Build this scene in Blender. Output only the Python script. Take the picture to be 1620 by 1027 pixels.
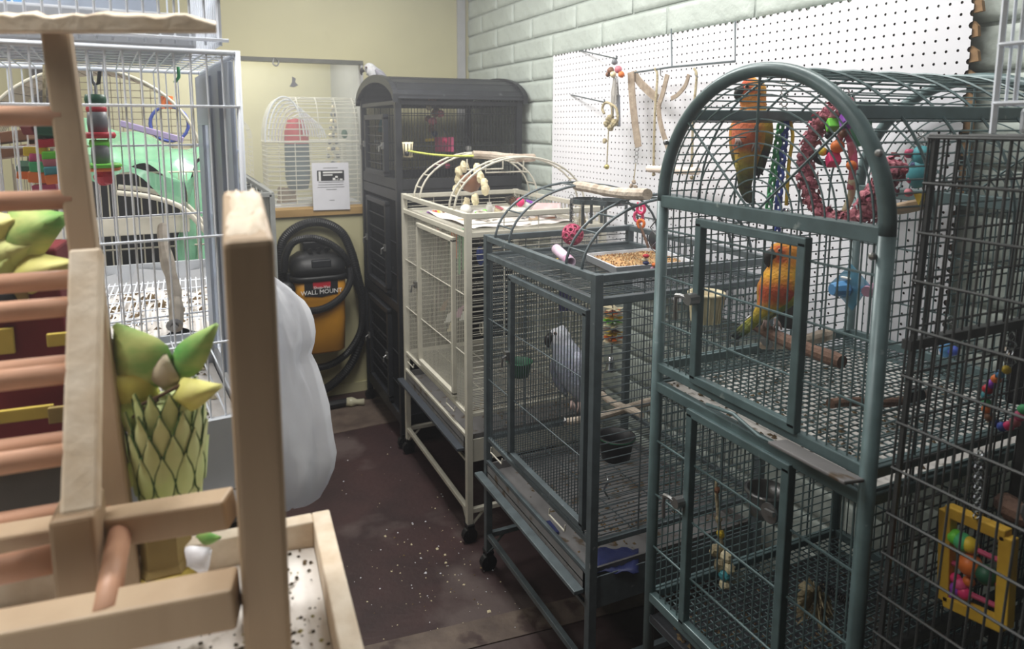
import bpy, math, random
import numpy as np
from mathutils import Vector, Matrix
random.seed(7)
PI = math.pi
S = bpy.context.scene
for o in list(bpy.data.objects): bpy.data.objects.remove(o)
COL = S.collection

# ------------------------------------------------------------------ camera
FPX, CX, CY, H = 1078.0, 780.0, 344.0, 1.6        # focal length and principal point of the 1620x1027 photograph
PITCH, YAW = math.atan(146/1078), math.radians(24.2)
FW = Vector((math.sin(YAW)*math.cos(PITCH), math.cos(YAW)*math.cos(PITCH), -math.sin(PITCH)))
RT = Vector((math.cos(YAW), -math.sin(YAW), 0)); UP = RT.cross(FW); CAM = Vector((0, 0, H))
cd = bpy.data.cameras.new('camera'); cam = bpy.data.objects.new('camera', cd); COL.objects.link(cam)
cam.matrix_world = Matrix.Translation(CAM) @ Matrix((RT, UP, -FW)).transposed().to_4x4()
cd.sensor_width = 36; cd.sensor_fit = 'HORIZONTAL'; cd.lens = FPX*36/1620
cd.shift_x = (810-CX)/1620; cd.shift_y = -(513.5-CY)/1620; cd.clip_start = .05; cd.clip_end = 60
cd.dof.use_dof = True; cd.dof.focus_distance = 1.7; cd.dof.aperture_fstop = 5.2
S.camera = cam

# ------------------------------------------------------------------ light
S.view_settings.view_transform = 'Standard'; S.view_settings.look = 'None'
S.view_settings.exposure = 0.0; S.view_settings.gamma = 1; S.view_settings.use_curve_mapping = False
W = bpy.data.worlds.new('world'); S.world = W; W.use_nodes = True
W.node_tree.nodes['Background'].inputs[0].default_value = (.75, .8, .85, 1)
W.node_tree.nodes['Background'].inputs[1].default_value = .25
def area(name, loc, size, power, col=(1, .98, .95), rot=(0, 0, 0)):
    l = bpy.data.lights.new(name, 'AREA'); l.shape = 'RECTANGLE'; l.size, l.size_y = size; l.energy = power; l.color = col
    o = bpy.data.objects.new(name, l); o.location = loc; o.rotation_euler = rot; COL.objects.link(o); return o
area('overhead_area_light', (.6, 2.5, 2.62), (.35, 1.3), 40)
area('overhead_area_light', (1.08, 1.3, 2.62), (.35, 1.2), 19)  # added unseen lamp over the cages, brightens the pegboard and cage tops
area('overhead_area_light', (-1.0, 2.1, 2.62), (.35, 1.3), 26)
area('overhead_area_light', (-.6, .9, 2.62), (1.0, .3), 15).data.spread = math.radians(120)
area('back_room_light', (.2, 4.35, 2.3), (.9, .4), 13)

# ------------------------------------------------------------------ placing helpers: where a line of sight meets a plane of the room
def ray(px, py): return FW + RT*((px-CX)/FPX) - UP*((py-CY)/FPX)
def AX(px, py, x): r = ray(px, py); return CAM + r*(x/r.x)
def AY(px, py, y): r = ray(px, py); return CAM + r*(y/r.y)
def AZ(px, py, z): r = ray(px, py); return CAM + r*((z-H)/r.z)
def AD(px, py, d): return CAM + ray(px, py)*d
def V(*a): return Vector(a)

# ------------------------------------------------------------------ materials
def lin(c): return tuple(((x/255)/12.92 if x/255 <= .04045 else ((x/255+.055)/1.055)**2.4) for x in c)
MATS = {}
def mat(name, c, rough=.6, metal=0, var=.12, vs=18, bump=0, bs=60, c2=None, spots=None, spec=.4, alpha=1, trans=0, stretch=None, vcol=False, sss=0):
    """procedural material: base colour with noise between two shades, optional second-noise stains, optional bump"""
    m = bpy.data.materials.new(name); m.use_nodes = True; nt = m.node_tree; N = nt.nodes; L = nt.links
    b = N['Principled BSDF']; b.inputs['Roughness'].default_value = rough; b.inputs['Metallic'].default_value = metal
    b.inputs['Specular IOR Level'].default_value = spec
    tc = N.new('ShaderNodeTexCoord'); mp = N.new('ShaderNodeMapping'); L.new(tc.outputs['Object'], mp.inputs[0])
    if stretch: mp.inputs['Scale'].default_value = stretch
    base = lin(c)
    if vcol:
        a = N.new('ShaderNodeVertexColor'); a.layer_name = 'Col'; src = a.outputs[0]
    else: src = None
    nz = N.new('ShaderNodeTexNoise'); nz.inputs['Scale'].default_value = vs; nz.inputs['Detail'].default_value = 5; L.new(mp.outputs[0], nz.inputs[0])
    mx = N.new('ShaderNodeMix'); mx.data_type = 'RGBA'
    rp = N.new('ShaderNodeValToRGB'); rp.color_ramp.elements[0].position = .35; rp.color_ramp.elements[1].position = .68
    L.new(nz.outputs[0], rp.inputs[0]); L.new(rp.outputs[0], mx.inputs[0])
    if src is not None:
        mx.blend_type = 'MULTIPLY'; mx.inputs[7].default_value = (1-var*2,)*3+(1,); L.new(src, mx.inputs[6])
    else:
        d = lin(c2) if c2 else tuple(x*(1-var) for x in base)
        hi = base if c2 else tuple(min(1, x*(1+var*.6)) for x in base)
        mx.inputs[6].default_value = hi+(1,); mx.inputs[7].default_value = d+(1,)
    out = mx.outputs[2]
    if spots:                                   # spots = (colour, scale, threshold)
        n2 = N.new('ShaderNodeTexNoise'); n2.inputs['Scale'].default_value = spots[1]; n2.inputs['Detail'].default_value = 6; L.new(mp.outputs[0], n2.inputs[0])
        r2 = N.new('ShaderNodeValToRGB'); r2.color_ramp.elements[0].position = spots[2]; r2.color_ramp.elements[1].position = min(1, spots[2]+.07)
        L.new(n2.outputs[0], r2.inputs[0]); m2 = N.new('ShaderNodeMix'); m2.data_type = 'RGBA'
        L.new(r2.outputs[0], m2.inputs[0]); L.new(out, m2.inputs[6]); m2.inputs[7].default_value = lin(spots[0])+(1,); out = m2.outputs[2]
    L.new(out, b.inputs['Base Color'])
    if bump:
        n3 = N.new('ShaderNodeTexNoise'); n3.inputs['Scale'].default_value = bs; n3.inputs['Detail'].default_value = 4; L.new(mp.outputs[0], n3.inputs[0])
        bp = N.new('ShaderNodeBump'); bp.inputs['Strength'].default_value = bump; bp.inputs['Distance'].default_value = .01
        L.new(n3.outputs[0], bp.inputs['Height']); L.new(bp.outputs[0], b.inputs['Normal'])
    if alpha < 1: b.inputs['Alpha'].default_value = alpha
    if trans: b.inputs['Transmission Weight'].default_value = trans; b.inputs['IOR'].default_value = 1.3
    if sss: b.inputs['Subsurface Weight'].default_value = sss; b.inputs['Subsurface Radius'].default_value = (.02, .02, .02)
    MATS[name] = m; return m
def plain(name, c, rough=.5, **k):
    if name not in MATS: mat(name, c, rough, **k)
    return MATS[name]

# ------------------------------------------------------------------ mesh builder
def frame_of(d, up=None):
    d = Vector(d).normalized(); u = Vector(up) if up else (V(0, 0, 1) if abs(d.z) < .95 else V(0, 1, 0))
    a = u.cross(d)
    if a.length < 1e-6: a = V(1, 0, 0).cross(d)
    a.normalize(); return a, d.cross(a), d
class M:
    def __init__(s): s.v = []; s.f = []; s.c = None; s.mi = []; s.cur = 0
    def add(s, vs, fs):
        n = len(s.v); s.v += [tuple(p) for p in vs]; s.f += [tuple(i+n for i in f) for f in fs]; s.mi += [s.cur]*len(fs); return s
    def hexa(s, p): return s.add(p, [(0, 3, 2, 1), (4, 5, 6, 7), (0, 1, 5, 4), (1, 2, 6, 5), (2, 3, 7, 6), (3, 0, 4, 7)])
    def box(s, lo, hi):
        (a, b, c), (d, e, f) = lo, hi
        return s.hexa([(a, b, c), (d, b, c), (d, e, c), (a, e, c), (a, b, f), (d, b, f), (d, e, f), (a, e, f)])
    def bar(s, p, q, w, h, up=None):             # rectangular bar from p to q, w across, h along up
        p = Vector(p); q = Vector(q); a, b, d = frame_of(q-p, up); a = a*w/2; b = b*h/2
        return s.hexa([p-a-b, p+a-b, p+a+b, p-a+b, q-a-b, q+a-b, q+a+b, q-a+b])
    def tube(s, pts, r, n=6, closed=False, caps=True):
        pts = [Vector(p) for p in pts]; k = len(pts); rs = r if isinstance(r, (list, tuple)) else [r]*k
        vs = []; prev = None
        for i, p in enumerate(pts):
            if closed: d = pts[(i+1) % k]-pts[i-1]
            else: d = pts[min(i+1, k-1)]-pts[max(i-1, 0)]
            d.normalize()
            if prev is None: a, b, _ = frame_of(d)
            else:
                a = prev-d*prev.dot(d)
                if a.length < 1e-5: a, b, _ = frame_of(d)
                a.normalize(); b = d.cross(a)
            prev = a
            for j in range(n):
                t = 2*PI*(j+.5)/n; vs.append(p+(a*math.cos(t)+b*math.sin(t))*rs[i])
        fs = []
        for i in range(k if closed else k-1):
            for j in range(n):
                a0, b0 = i*n+j, i*n+(j+1) % n; i2 = (i+1) % k; fs.append((a0, b0, i2*n+(j+1) % n, i2*n+j))
        if caps and not closed: fs.append(tuple(range(n-1, -1, -1))); fs.append(tuple((k-1)*n+j for j in range(n)))
        return s.add(vs, fs)
    def wire(s, p, q, r, n=5): return s.tube([p, q], r, n)
    def lathe(s, prof, c, axis=(0, 0, 1), n=20, a0=0, a1=2*PI):  # prof: (radius, height) pairs
        a, b, d = frame_of(axis); c = Vector(c); full = abs(a1-a0-2*PI) < 1e-6; m = n if full else n+1; vs = []
        for r, h in prof:
            for j in range(m):
                t = a0+(a1-a0)*j/n; vs.append(c+d*h+(a*math.cos(t)+b*math.sin(t))*r)
        fs = [(i*m+j, i*m+(j+1) % m, (i+1)*m+(j+1) % m, (i+1)*m+j) for i in range(len(prof)-1) for j in range(n if full else m-1)]
        return s.add(vs, fs)
    def ball(s, c, r, nu=12, nv=8, noise=0, axes=None):
        c = Vector(c); r = (r, r, r) if not isinstance(r, (tuple, list)) else r; ax = axes or (V(1, 0, 0), V(0, 1, 0), V(0, 0, 1)); vs = []
        for i in range(nv+1):
            t = PI*i/nv
            for j in range(nu):
                p = 2*PI*j/nu; k = 1+(random.uniform(-noise, noise) if 0 < i < nv else 0)
                vs.append(c+ax[0]*(r[0]*math.sin(t)*math.cos(p)*k)+ax[1]*(r[1]*math.sin(t)*math.sin(p)*k)+ax[2]*(r[2]*math.cos(t)*k))
        fs = [(i*nu+j, (i+1)*nu+j, (i+1)*nu+(j+1) % nu, i*nu+(j+1) % nu) for i in range(nv) for j in range(nu)]
        return s.add(vs, fs)
    def torus(s, c, R, r, axis, n=14, m=6, e=1.0):
        a, b, d = frame_of(axis); c = Vector(c)
        return s.tube([c+a*(R*math.cos(2*PI*i/n))+b*(R*e*math.sin(2*PI*i/n)) for i in range(n)], r, m, closed=True)
    def prism(s, pts, th):                        # planar polygon pts (3D), extruded by vector th
        n = len(pts); th = Vector(th); a = [Vector(p) for p in pts]
        return s.add(a+[p+th for p in a], [tuple(range(n-1, -1, -1)), tuple(range(n, 2*n))]+[(i, (i+1) % n, n+(i+1) % n, n+i) for i in range(n)])
    def grid(s, fn, nu, nv):                       # fn(u,v) -> point
        vs = [fn(i/nu, j/nv) for i in range(nu+1) for j in range(nv+1)]; w = nv+1
        return s.add(vs, [(i*w+j, (i+1)*w+j, (i+1)*w+j+1, i*w+j+1) for i in range(nu) for j in range(nv)])
    def build(s, name, mt, parent=None, kind=None, smooth=False, label=None, bevel=0, solid=0, sub=0, org=None):
        o0 = WL.get(parent.name, V(0, 0, 0)) if parent else (org or V(0, 0, 0))
        me = bpy.data.meshes.new(name); me.from_pydata([tuple(Vector(p)-o0) for p in s.v], [], s.f); me.validate(); me.update()
        ms = mt if isinstance(mt, (list, tuple)) else [mt]
        for m_ in ms: me.materials.append(m_)
        if len(ms) > 1 and len(me.polygons) == len(s.mi): me.polygons.foreach_set('material_index', s.mi)
        if s.c is not None:
            ca = me.color_attributes.new('Col', 'FLOAT_COLOR', 'POINT')
            ca.data.foreach_set('color', [x for c in s.c for x in (*c, 1)])
        if smooth: me.polygons.foreach_set('use_smooth', [True]*len(me.polygons))
        o = bpy.data.objects.new(name, me); COL.objects.link(o); WL[o.name] = o0
        if parent: o.parent = parent
        else: o.location = o0
        if kind: o['kind'] = kind
        if label: o['label'] = label
        if bevel: b = o.modifiers.new('bevel', 'BEVEL'); b.width = bevel; b.segments = 2; b.limit_method = 'ANGLE'
        if solid: b = o.modifiers.new('solid', 'SOLIDIFY'); b.thickness = solid; b.offset = 0
        if sub: b = o.modifiers.new('sub', 'SUBSURF'); b.levels = b.render_levels = sub
        return o
WL = {}
def thing(name, label, cat, loc, group=None):
    o = bpy.data.objects.new(name, None); COL.objects.link(o); o.location = loc; WL[o.name] = Vector(loc); o.empty_display_size = .05
    o['label'] = label; o['category'] = cat
    if group: o['group'] = group
    return o
def tag(o, label, cat, group=None):
    o['label'] = label; o['category'] = cat
    if group: o['group'] = group
    return o
def one(m, name, mt, label, cat, group=None, **k):   # a thing that is a single mesh; its origin sits at its base
    a = np.array(m.v); org = V((a[:, 0].min()+a[:, 0].max())/2, (a[:, 1].min()+a[:, 1].max())/2, a[:, 2].min())
    return tag(m.build(name, mt, None, org=org, **k), label, cat, group)
def copy_tree(o, parent=None):
    c = o.copy(); COL.objects.link(c); c.parent = parent; WL[c.name] = V(0, 0, 0)
    for ch in list(o.children): copy_tree(ch, c)
    return c
def textmesh(s, name, mt, parent, size, pos, ex, ez, label=None):    # flat lettering on a surface
    cu = bpy.data.curves.new(name, 'FONT'); cu.body = s; cu.size = size; cu.align_x = 'CENTER'; cu.align_y = 'CENTER'; cu.resolution_u = 2; cu.extrude = .0002
    t = bpy.data.objects.new(name+'_tmp', cu); me = bpy.data.meshes.new_from_object(t); bpy.data.objects.remove(t); me.name = name
    me.materials.clear(); me.materials.append(mt); ex = Vector(ex).normalized(); ez = Vector(ez).normalized(); o0 = WL[parent.name]; pos = Vector(pos)
    for v in me.vertices: v.co = pos-o0+ex*v.co.x+ez*v.co.y+ex.cross(ez)*v.co.z
    o = bpy.data.objects.new(name, me); COL.objects.link(o); o.parent = parent; WL[o.name] = o0
    if label: o['label'] = label
    return o
def arcpts(c, e1, e2, r1, r2, a0, a1, n): return [Vector(c)+Vector(e1)*(r1*math.cos(a0+(a1-a0)*i/n))+Vector(e2)*(r2*math.sin(a0+(a1-a0)*i/n)) for i in range(n+1)]
def catmull(P, k):
    P = [np.array(p, float) for p in P]; Q = [2*P[0]-P[1]]+P+[2*P[-1]-P[-2]]; out = []
    for i in range(1, len(Q)-2):
        for j in range(k):
            t = j/k; a, b, c, d = Q[i-1:i+3]
            out.append(.5*((2*b)+(c-a)*t+(2*a-5*b+4*c-d)*t*t+(3*b-a-3*c+d)*t**3))
    out.append(P[-1]); return out
def rope(m, P, r, n=6, k=6): return m.tube([tuple(p) for p in catmull(P, k)], r, n)
def branch(pa, pb, r, name, label, group=None, mt=None, wob=.12, bend=.006, fit=None, washer=True):
    """natural wood perch: a wobbling round branch with cut ends"""
    pa = Vector(pa); pb = Vector(pb); m = M(); n = 12; pts = []; rs = []
    a, b, d = frame_of(pb-pa)
    for i in range(n+1):
        t = i/n; pts.append(pa.lerp(pb, t)+a*(bend*math.sin(t*5+r*900))+b*(bend*math.cos(t*4))); rs.append(r*(1+random.uniform(-wob, wob)))
    rs[0] *= .93; rs[-1] *= .93
    m.tube(pts, rs, 10)
    root = thing(name, label, 'perch', pa.lerp(pb, .5)-V(0, 0, r), group)
    m.build('branch', mt or MATS['branch'], root, smooth=False)
    if not washer: return root
    k = M(); k.lathe([(.0, r*.3), (r*.5, r*.28), (r*.6, 0), (r*1.15, 0), (r*1.15, -.004), (0, -.004)], fit if fit is not None else pb, d, 10); k.build('washer', MATS['zinc'], root)
    return root
# ================================================================== materials
mat('block_paint', (186, 195, 188), .55, var=.1, vs=6, bump=.5, bs=28)
mat('mortar', (172, 180, 174), .8, bump=.4)
mat('cream_paint', (194, 188, 150), .6, var=.05, vs=3, spots=((182, 175, 138), 5, .68))
mat('far_paint', (214, 210, 172), .6, var=.05, vs=3)
mat('side_paint', (170, 172, 168), .6, var=.05)
mat('trim_paint', (176, 176, 178), .5, var=.06)
mat('ceiling_paint', (205, 205, 200), .8)
mat('floor_paint', (68, 50, 50), .45, var=.3, vs=5, c2=(54, 42, 43), spots=((92, 80, 78), 1.7, .55), bump=.15, bs=40)
mat('floor_plank', (112, 98, 88), .55, c2=(84, 72, 66), vs=9, spots=((70, 55, 52), 7, .6), bump=.2)
mat('peg_white', (232, 232, 238), .45, var=.02, vs=5)
mat('peg_edge', (150, 118, 84), .8, var=.2, vs=50)
mat('green_metal', (90, 110, 112), .36, var=.2, vs=25, spots=((140, 152, 150), 40, .7), metal=.1, spec=.5)
mat('grey_metal', (90, 100, 104), .36, var=.2, vs=25, spots=((140, 146, 148), 45, .68), metal=.1, spec=.5)
mat('dark_metal', (74, 76, 76), .4, var=.2, vs=25, spots=((98, 98, 96), 50, .7), metal=.1)
mat('black_metal', (36, 38, 42), .45, var=.25, vs=20, spots=((84, 86, 88), 26, .68), spec=.4)
mat('cream_metal', (204, 200, 186), .42, var=.08, vs=20, spots=((150, 130, 100), 60, .74), spec=.5)
mat('white_wire', (232, 237, 246), .45, var=.03, spec=.4)
mat('aged_wire', (214, 212, 200), .4, var=.06, spec=.5)
mat('zinc', (150, 150, 150), .35, metal=.8, var=.2)
mat('chrome', (190, 192, 195), .2, metal=1, var=.1)
mat('tray_metal', (120, 118, 118), .6, var=.15, vs=12, spots=((88, 74, 58), 22, .6))
mat('tray_dark', (56, 58, 62), .55, var=.2, vs=14, spots=((92, 88, 82), 18, .64))
mat('litter', (128, 108, 78), .9, c2=(86, 70, 50), vs=90)
mat('seedmix', (206, 170, 118), .8, c2=(150, 104, 66), vs=140)
mat('branch', (208, 195, 180), .75, c2=(160, 143, 126), vs=22, bump=.5, bs=60, stretch=(1, 1, 1))
mat('branch_dark', (120, 92, 76), .8, c2=(86, 64, 54), vs=26, bump=.5, bs=60)
mat('pine', (190, 168, 141), .55, c2=(168, 144, 117), vs=9, stretch=(1, 1, .15), bump=.12, bs=40, spots=((160, 122, 88), 7, .72))
mat('pine_end', (228, 214, 194), .65, c2=(206, 186, 160), vs=30, bump=.12, bs=80)
mat('dowel', (212, 166, 138), .45, c2=(194, 144, 116), vs=8, bump=.05)
mat('sill_wood', (182, 150, 96), .55, c2=(160, 126, 78), vs=14, stretch=(.2, 1, 1))
mat('vac_black', (30, 31, 33), .45, var=.2); mat('vac_yellow', (196, 138, 40), .4, var=.08, vs=6)
mat('white_print', (238, 238, 236), .5, var=.01); mat('red_print', (176, 34, 48), .5, var=.05); mat('black_print', (24, 24, 26), .5, var=.05); mat('grey_print', (120, 120, 124), .6, var=.05)
mat('paper', (226, 226, 232), .7, var=.03)
mat('soiled_paper', (238, 234, 230), .85, c2=(214, 208, 202), vs=6, spots=((110, 100, 80), 17, .62), bump=.2)
mat('bag_plastic', (244, 245, 248), .35, var=.02, vs=4, bump=.9, bs=9)
_m = MATS['bag_plastic']; _N = _m.node_tree.nodes; _L = _m.node_tree.links; _t = _N.new('ShaderNodeBsdfTranslucent'); _t.inputs[0].default_value = (.9, .9, .93, 1); _x = _N.new('ShaderNodeMixShader'); _x.inputs[0].default_value = .5
_L.new(_N['Principled BSDF'].outputs[0], _x.inputs[1]); _L.new(_t.outputs[0], _x.inputs[2]); _L.new(_x.outputs[0], _N['Material Output'].inputs[0])
mat('green_film', (128, 190, 152), .25, var=.2, vs=5, alpha=.78, spec=.6, bump=.6, bs=9)
mat('grey_plastic', (200, 204, 210), .4, var=.05); mat('blue_grey_plastic', (160, 168, 182), .4, var=.06)
mat('leather', (172, 156, 138), .8, c2=(144, 128, 112), vs=40, bump=.3); mat('sisal', (190, 178, 146), .85, c2=(150, 136, 106), vs=80, bump=.5, bs=160)
mat('cotton', (214, 208, 198), .9, c2=(180, 170, 156), vs=50, bump=.4, bs=120)
mat('shade_cloth', (30, 30, 32), .9, bump=.3)
def P_(name, c, r=.45): return plain(name, c, r, var=.08)
for n_, c_ in dict(red=(196, 40, 56), pink=(228, 92, 140), hot_pink=(236, 60, 120), orange=(228, 120, 50), yellow=(232, 200, 60), green=(84, 184, 122), lime=(120, 220, 70), dark_green=(40, 92, 66),
                   teal=(70, 150, 160), blue=(78, 100, 192), sky=(96, 160, 216), purple=(150, 70, 190), white=(232, 232, 228), cream=(226, 214, 178), brown=(120, 80, 54), mauve=(196, 150, 176), grey=(120, 122, 126), black=(28, 28, 30), navy=(44, 52, 100), rose=(206, 120, 132), raspberry=(190, 76, 110)).items(): P_(n_, c_)
mat('fleece', (214, 142, 152), .95, c2=(168, 84, 104), vs=60, bump=.4, bs=140)
mat('clear_teal', (96, 160, 190), .15, alpha=.6, var=.05)
mat('glass', (236, 242, 240), .03, alpha=.1, spec=.6, var=0)
mat('feathers', (255, 255, 255), .75, vcol=True, var=.1, vs=90, bump=.35, bs=170)

# ================================================================== setting
WX, BY = 1.6, 3.95
def struct(m, name, mt, **k): return m.build(name, mt, None, kind='structure', **k)
fl = struct(M().box((-2.3, -1.7, -.08), (1.75, 5.0, 0)), 'floor', MATS['floor_paint'])
for (a, b, c, d) in (((595, 1020), (845, 961), (853, 988), (766, 1015)),):
    p = AZ(*a, 0); q = AZ(*b, 0); r = AZ(*c, 0); w = 0.11
    e = (q-p).normalized(); nrm = V(e.y, -e.x, 0)
    if nrm.y > 0: nrm = -nrm
    s0 = p-e*1.2; s1 = q+e*.6
    M().hexa([s0+nrm*w, s1+nrm*w, s1, s0, s0+nrm*w+V(0, 0, .004), s1+nrm*w+V(0, 0, .004), s1+V(0, 0, .004), s0+V(0, 0, .004)]).build('plank', MATS['floor_plank'], fl, label='pale worn floor plank across the aisle')
p = AZ(527, 687, 0); q = AZ(620, 668, 0); e = (q-p).normalized(); s0 = p-e*1.5; s1 = p+e*.5
M().hexa([s0, s1, s1+V(0, .36, 0), s0+V(0, .36, 0), s0+V(0, 0, .003), s1+V(0, 0, .003), s1+V(0, .36, .003), s0+V(0, .36, .003)]).build('plank', MATS['floor_plank'], fl, label='pale floor plank along the back wall')
struct(M().box((-2.3, -1.7, 2.68), (1.75, 5.0, 2.78)), 'ceiling', MATS['ceiling_paint'])
struct(M().box((-2.3, -1.7, 0), (-2.2, 5.0, 2.7)), 'wall_left', MATS['cream_paint'])
struct(M().box((-2.2, -1.7, 0), (1.75, -1.6, 2.7)), 'wall_front', plain('dim_paint', (70, 66, 60), .7))
# right wall: mortar backing and slump blocks
wr = struct(M().box((WX+.012, -1.6, 0), (WX+.15, BY, 2.68)), 'wall_right', MATS['mortar'])
CH, BL = .1035, .42
def blockmesh(L):
    m = M(); g = .005; n = 5; x0, x1 = -.006, .03
    pts = []
    def f(u, v):
        du = min(u, 1-u)*L; dv = min(v, 1-v)*CH; e = max(0, 1-min(du, dv)/.012); return (x0+.0065*e*e+random.uniform(-.0012, .0012), g+u*(L-2*g), g+v*(CH-2*g))
    us = [0, .02, .06, .3, .7, .94, .98, 1]; vs = [0, .07, .2, .5, .8, .93, 1]
    pv = [f(u, v) for u in us for v in vs]; w = len(vs)
    m.add(pv, [(i*w+j, i*w+j+1, (i+1)*w+j+1, (i+1)*w+j) for i in range(len(us)-1) for j in range(w-1)])
    m.box((x0+.008, g, g), (x1, L-g, CH-g)); return m
protos = {}
for row in range(25):
    z = 1.507-14*CH+row*CH
    off = 3.517 + (BL/2 if row % 2 == 0 else 0)
    y = off-BL*12
    while y < BY-.02:
        y0, y1 = max(y, -.3), min(y+BL, BY); L = round(y1-y0, 3)
        if y1-y0 > .03 and y1 > -.25:
            key = (L, random.randint(0, 2))
            if key not in protos: o = blockmesh(L).build('block', MATS['block_paint'], wr, smooth=True); protos[key] = o
            else: o = protos[key].copy(); COL.objects.link(o)
            o.location = (WX+.006, y0, z)
        y += BL
# back wall with its glazed opening, room beyond
OX0, OX1, OZ0, OZ1 = -.42, .955, 1.085, 1.965
m = M(); m.box((-2.2, BY, 0), (1.75, BY+.1, OZ0)); m.box((-2.2, BY, OZ1), (1.75, BY+.1, 2.68)); m.box((-2.2, BY, OZ0), (OX0, BY+.1, OZ1)); m.box((OX1, BY, OZ0), (1.75, BY+.1, OZ1))
struct(m, 'wall_back', MATS['cream_paint'])
struct(M().box((-2.2, 4.9, 0), (1.75, 5.0, 2.68)), 'wall_far', MATS['far_paint'])
struct(M().box((.955, BY+.1, 0), (1.0, 4.9, 2.68)), 'wall_side', MATS['side_paint'])
struct(M().box((1.535, BY-.014, 0), (1.585, BY, 2.68)), 'trim_1', MATS['trim_paint'])
w1 = struct(M().box((OX0, BY+.035, OZ0+.05), (OX1-.012, BY+.039, OZ1-.02)), 'window_1', MATS['glass'])
M().box((OX0, BY-.012, OZ1-.022), (OX1, BY+.05, OZ1)).build('window_rail', plain('rail_metal', (92, 92, 84), .4, metal=.3), w1, label='dark metal rail over the pane')
M().box((OX1-.014, BY-.006, OZ0), (OX1, BY+.05, OZ1-.022)).build('window_edge', MATS['trim_paint'], w1)
M().box((OX0, BY-.02, OZ0), (OX1, BY+.1, OZ0+.045)).build('window_sill', MATS['sill_wood'], w1, bevel=.003, label='pale wooden sill strip')
struct(M().box((-2.2, BY-.012, 0), (1.535, BY, .06)), 'baseboard_back', MATS['cream_paint'])
# counter in the far room under the opening
cn = thing('counter', 'pale counter in the room behind the glass, under the white cage', 'counter', (.2, 4.3, 0))
M().box((-.6, BY+.11, 1.085), (.94, 4.6, 1.12)).build('counter_top', MATS['sill_wood'], cn); M().box((-.58, BY+.13, 0), (.92, 4.55, 1.085)).build('counter_body', MATS['far_paint'], cn)
# ================================================================== pegboard on the right wall
PX = WX-.035; PI_ = .0257; ncol, nrow = 72, 36; PY0, PZ1 = .957, 1.917
def pegboard():
    m = M(); r = .0033; th = .006; q = PI_/2
    ring = [(math.cos(k*PI/4)*r, math.sin(k*PI/4)*r) for k in range(8)]
    sq = [(q, 0), (q, q), (0, q), (-q, q), (-q, 0), (-q, -q), (0, -q), (q, -q)]
    V8 = [(a, b) for a, b in ring]+[(a, b) for a, b in sq]
    for i in range(ncol+1):
        for j in range(nrow+1):
            cy, cz = PY0+i*PI_, PZ1-j*PI_
            keep = []
            for k in range(8):
                mid = (k+.5)*PI/4
                if i == 0 and math.cos(mid) < 0: continue
                if i == ncol and math.cos(mid) > 0: continue
                if j == 0 and math.sin(mid) > 0: continue
                keep.append(k)
            rr = r*(1+random.uniform(-.08, .08)); s = 1.0
            if j == 0 or i == 0: s = random.uniform(1.5, 2.6)      # broken-open holes along the cut edges
            vs = [(PX, cy+a*s, cz+b*s) for a, b in ring]+[(PX, cy+a, cz+b) for a, b in sq]+[(PX+th, cy+a*s, cz+b*s) for a, b in ring]
            m.cur = 0; m.add(vs, [(k, 8+k, 8+(k+1) % 8, (k+1) % 8) for k in keep])
            m.cur = 1; n = len(m.v)-24
            m.f += [tuple(n+t for t in (k, (k+1) % 8, 16+(k+1) % 8, 16+k)) for k in keep]; m.mi += [1]*len(keep)
    return m
pg = thing('pegboard', 'large white perforated pegboard with a ragged top edge on the block wall', 'pegboard', (PX, PY0+ncol*PI_/2, PZ1-nrow*PI_))
pegboard().build('perforated_sheet', [MATS['peg_white'], plain('hole_shade', (66, 58, 54), .9)], pg)  # hole walls coloured dark to stand in for shade inside the holes
m = M()
for yy in (PY0+.04, PY0+.62, PY0+1.25, PY0+ncol*PI_-.04): m.box((PX+.007, yy-.02, PZ1-nrow*PI_), (WX-.003, yy+.02, PZ1-.02))
m.build('batten', MATS['peg_edge'], pg, label='brown batten behind the sheet')
for k in range(9):     # torn brown corners on the near edge
    z = 1.87-k*.0514-random.uniform(0, .01); s = random.uniform(.7, 1.2)
    M().prism([(PX+.004, PY0-.012*s, z), (PX+.004, PY0+.002, z+.012), (PX+.004, PY0+.002, z-.024), (PX+.004, PY0-.016*s, z-.022)], (.01, 0, 0)).build('torn_edge', MATS['peg_edge'], pg)
M().box((PX+.007, PY0+ncol*PI_-.02, PZ1-nrow*PI_), (PX+.01, PY0+ncol*PI_, PZ1-.02))
# scatter volume added in the upper room, imitating lens fog that lifts distant blacks
def add_haze(density):
    mh = bpy.data.materials.new('haze'); mh.use_nodes = True; nt = mh.node_tree; nt.nodes.clear(); out = nt.nodes.new('ShaderNodeOutputMaterial'); vs_ = nt.nodes.new('ShaderNodeVolumeScatter')
    vs_.inputs['Density'].default_value = density; vs_.inputs['Color'].default_value = (.93, .95, 1, 1); vs_.inputs['Anisotropy'].default_value = .2; nt.links.new(vs_.outputs[0], out.inputs['Volume'])
    o = M().box((-2.19, -1.58, 1.3), (1.74, 4.89, 2.672)).build('haze', mh, None, kind='structure'); return o
add_haze(.034)
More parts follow.
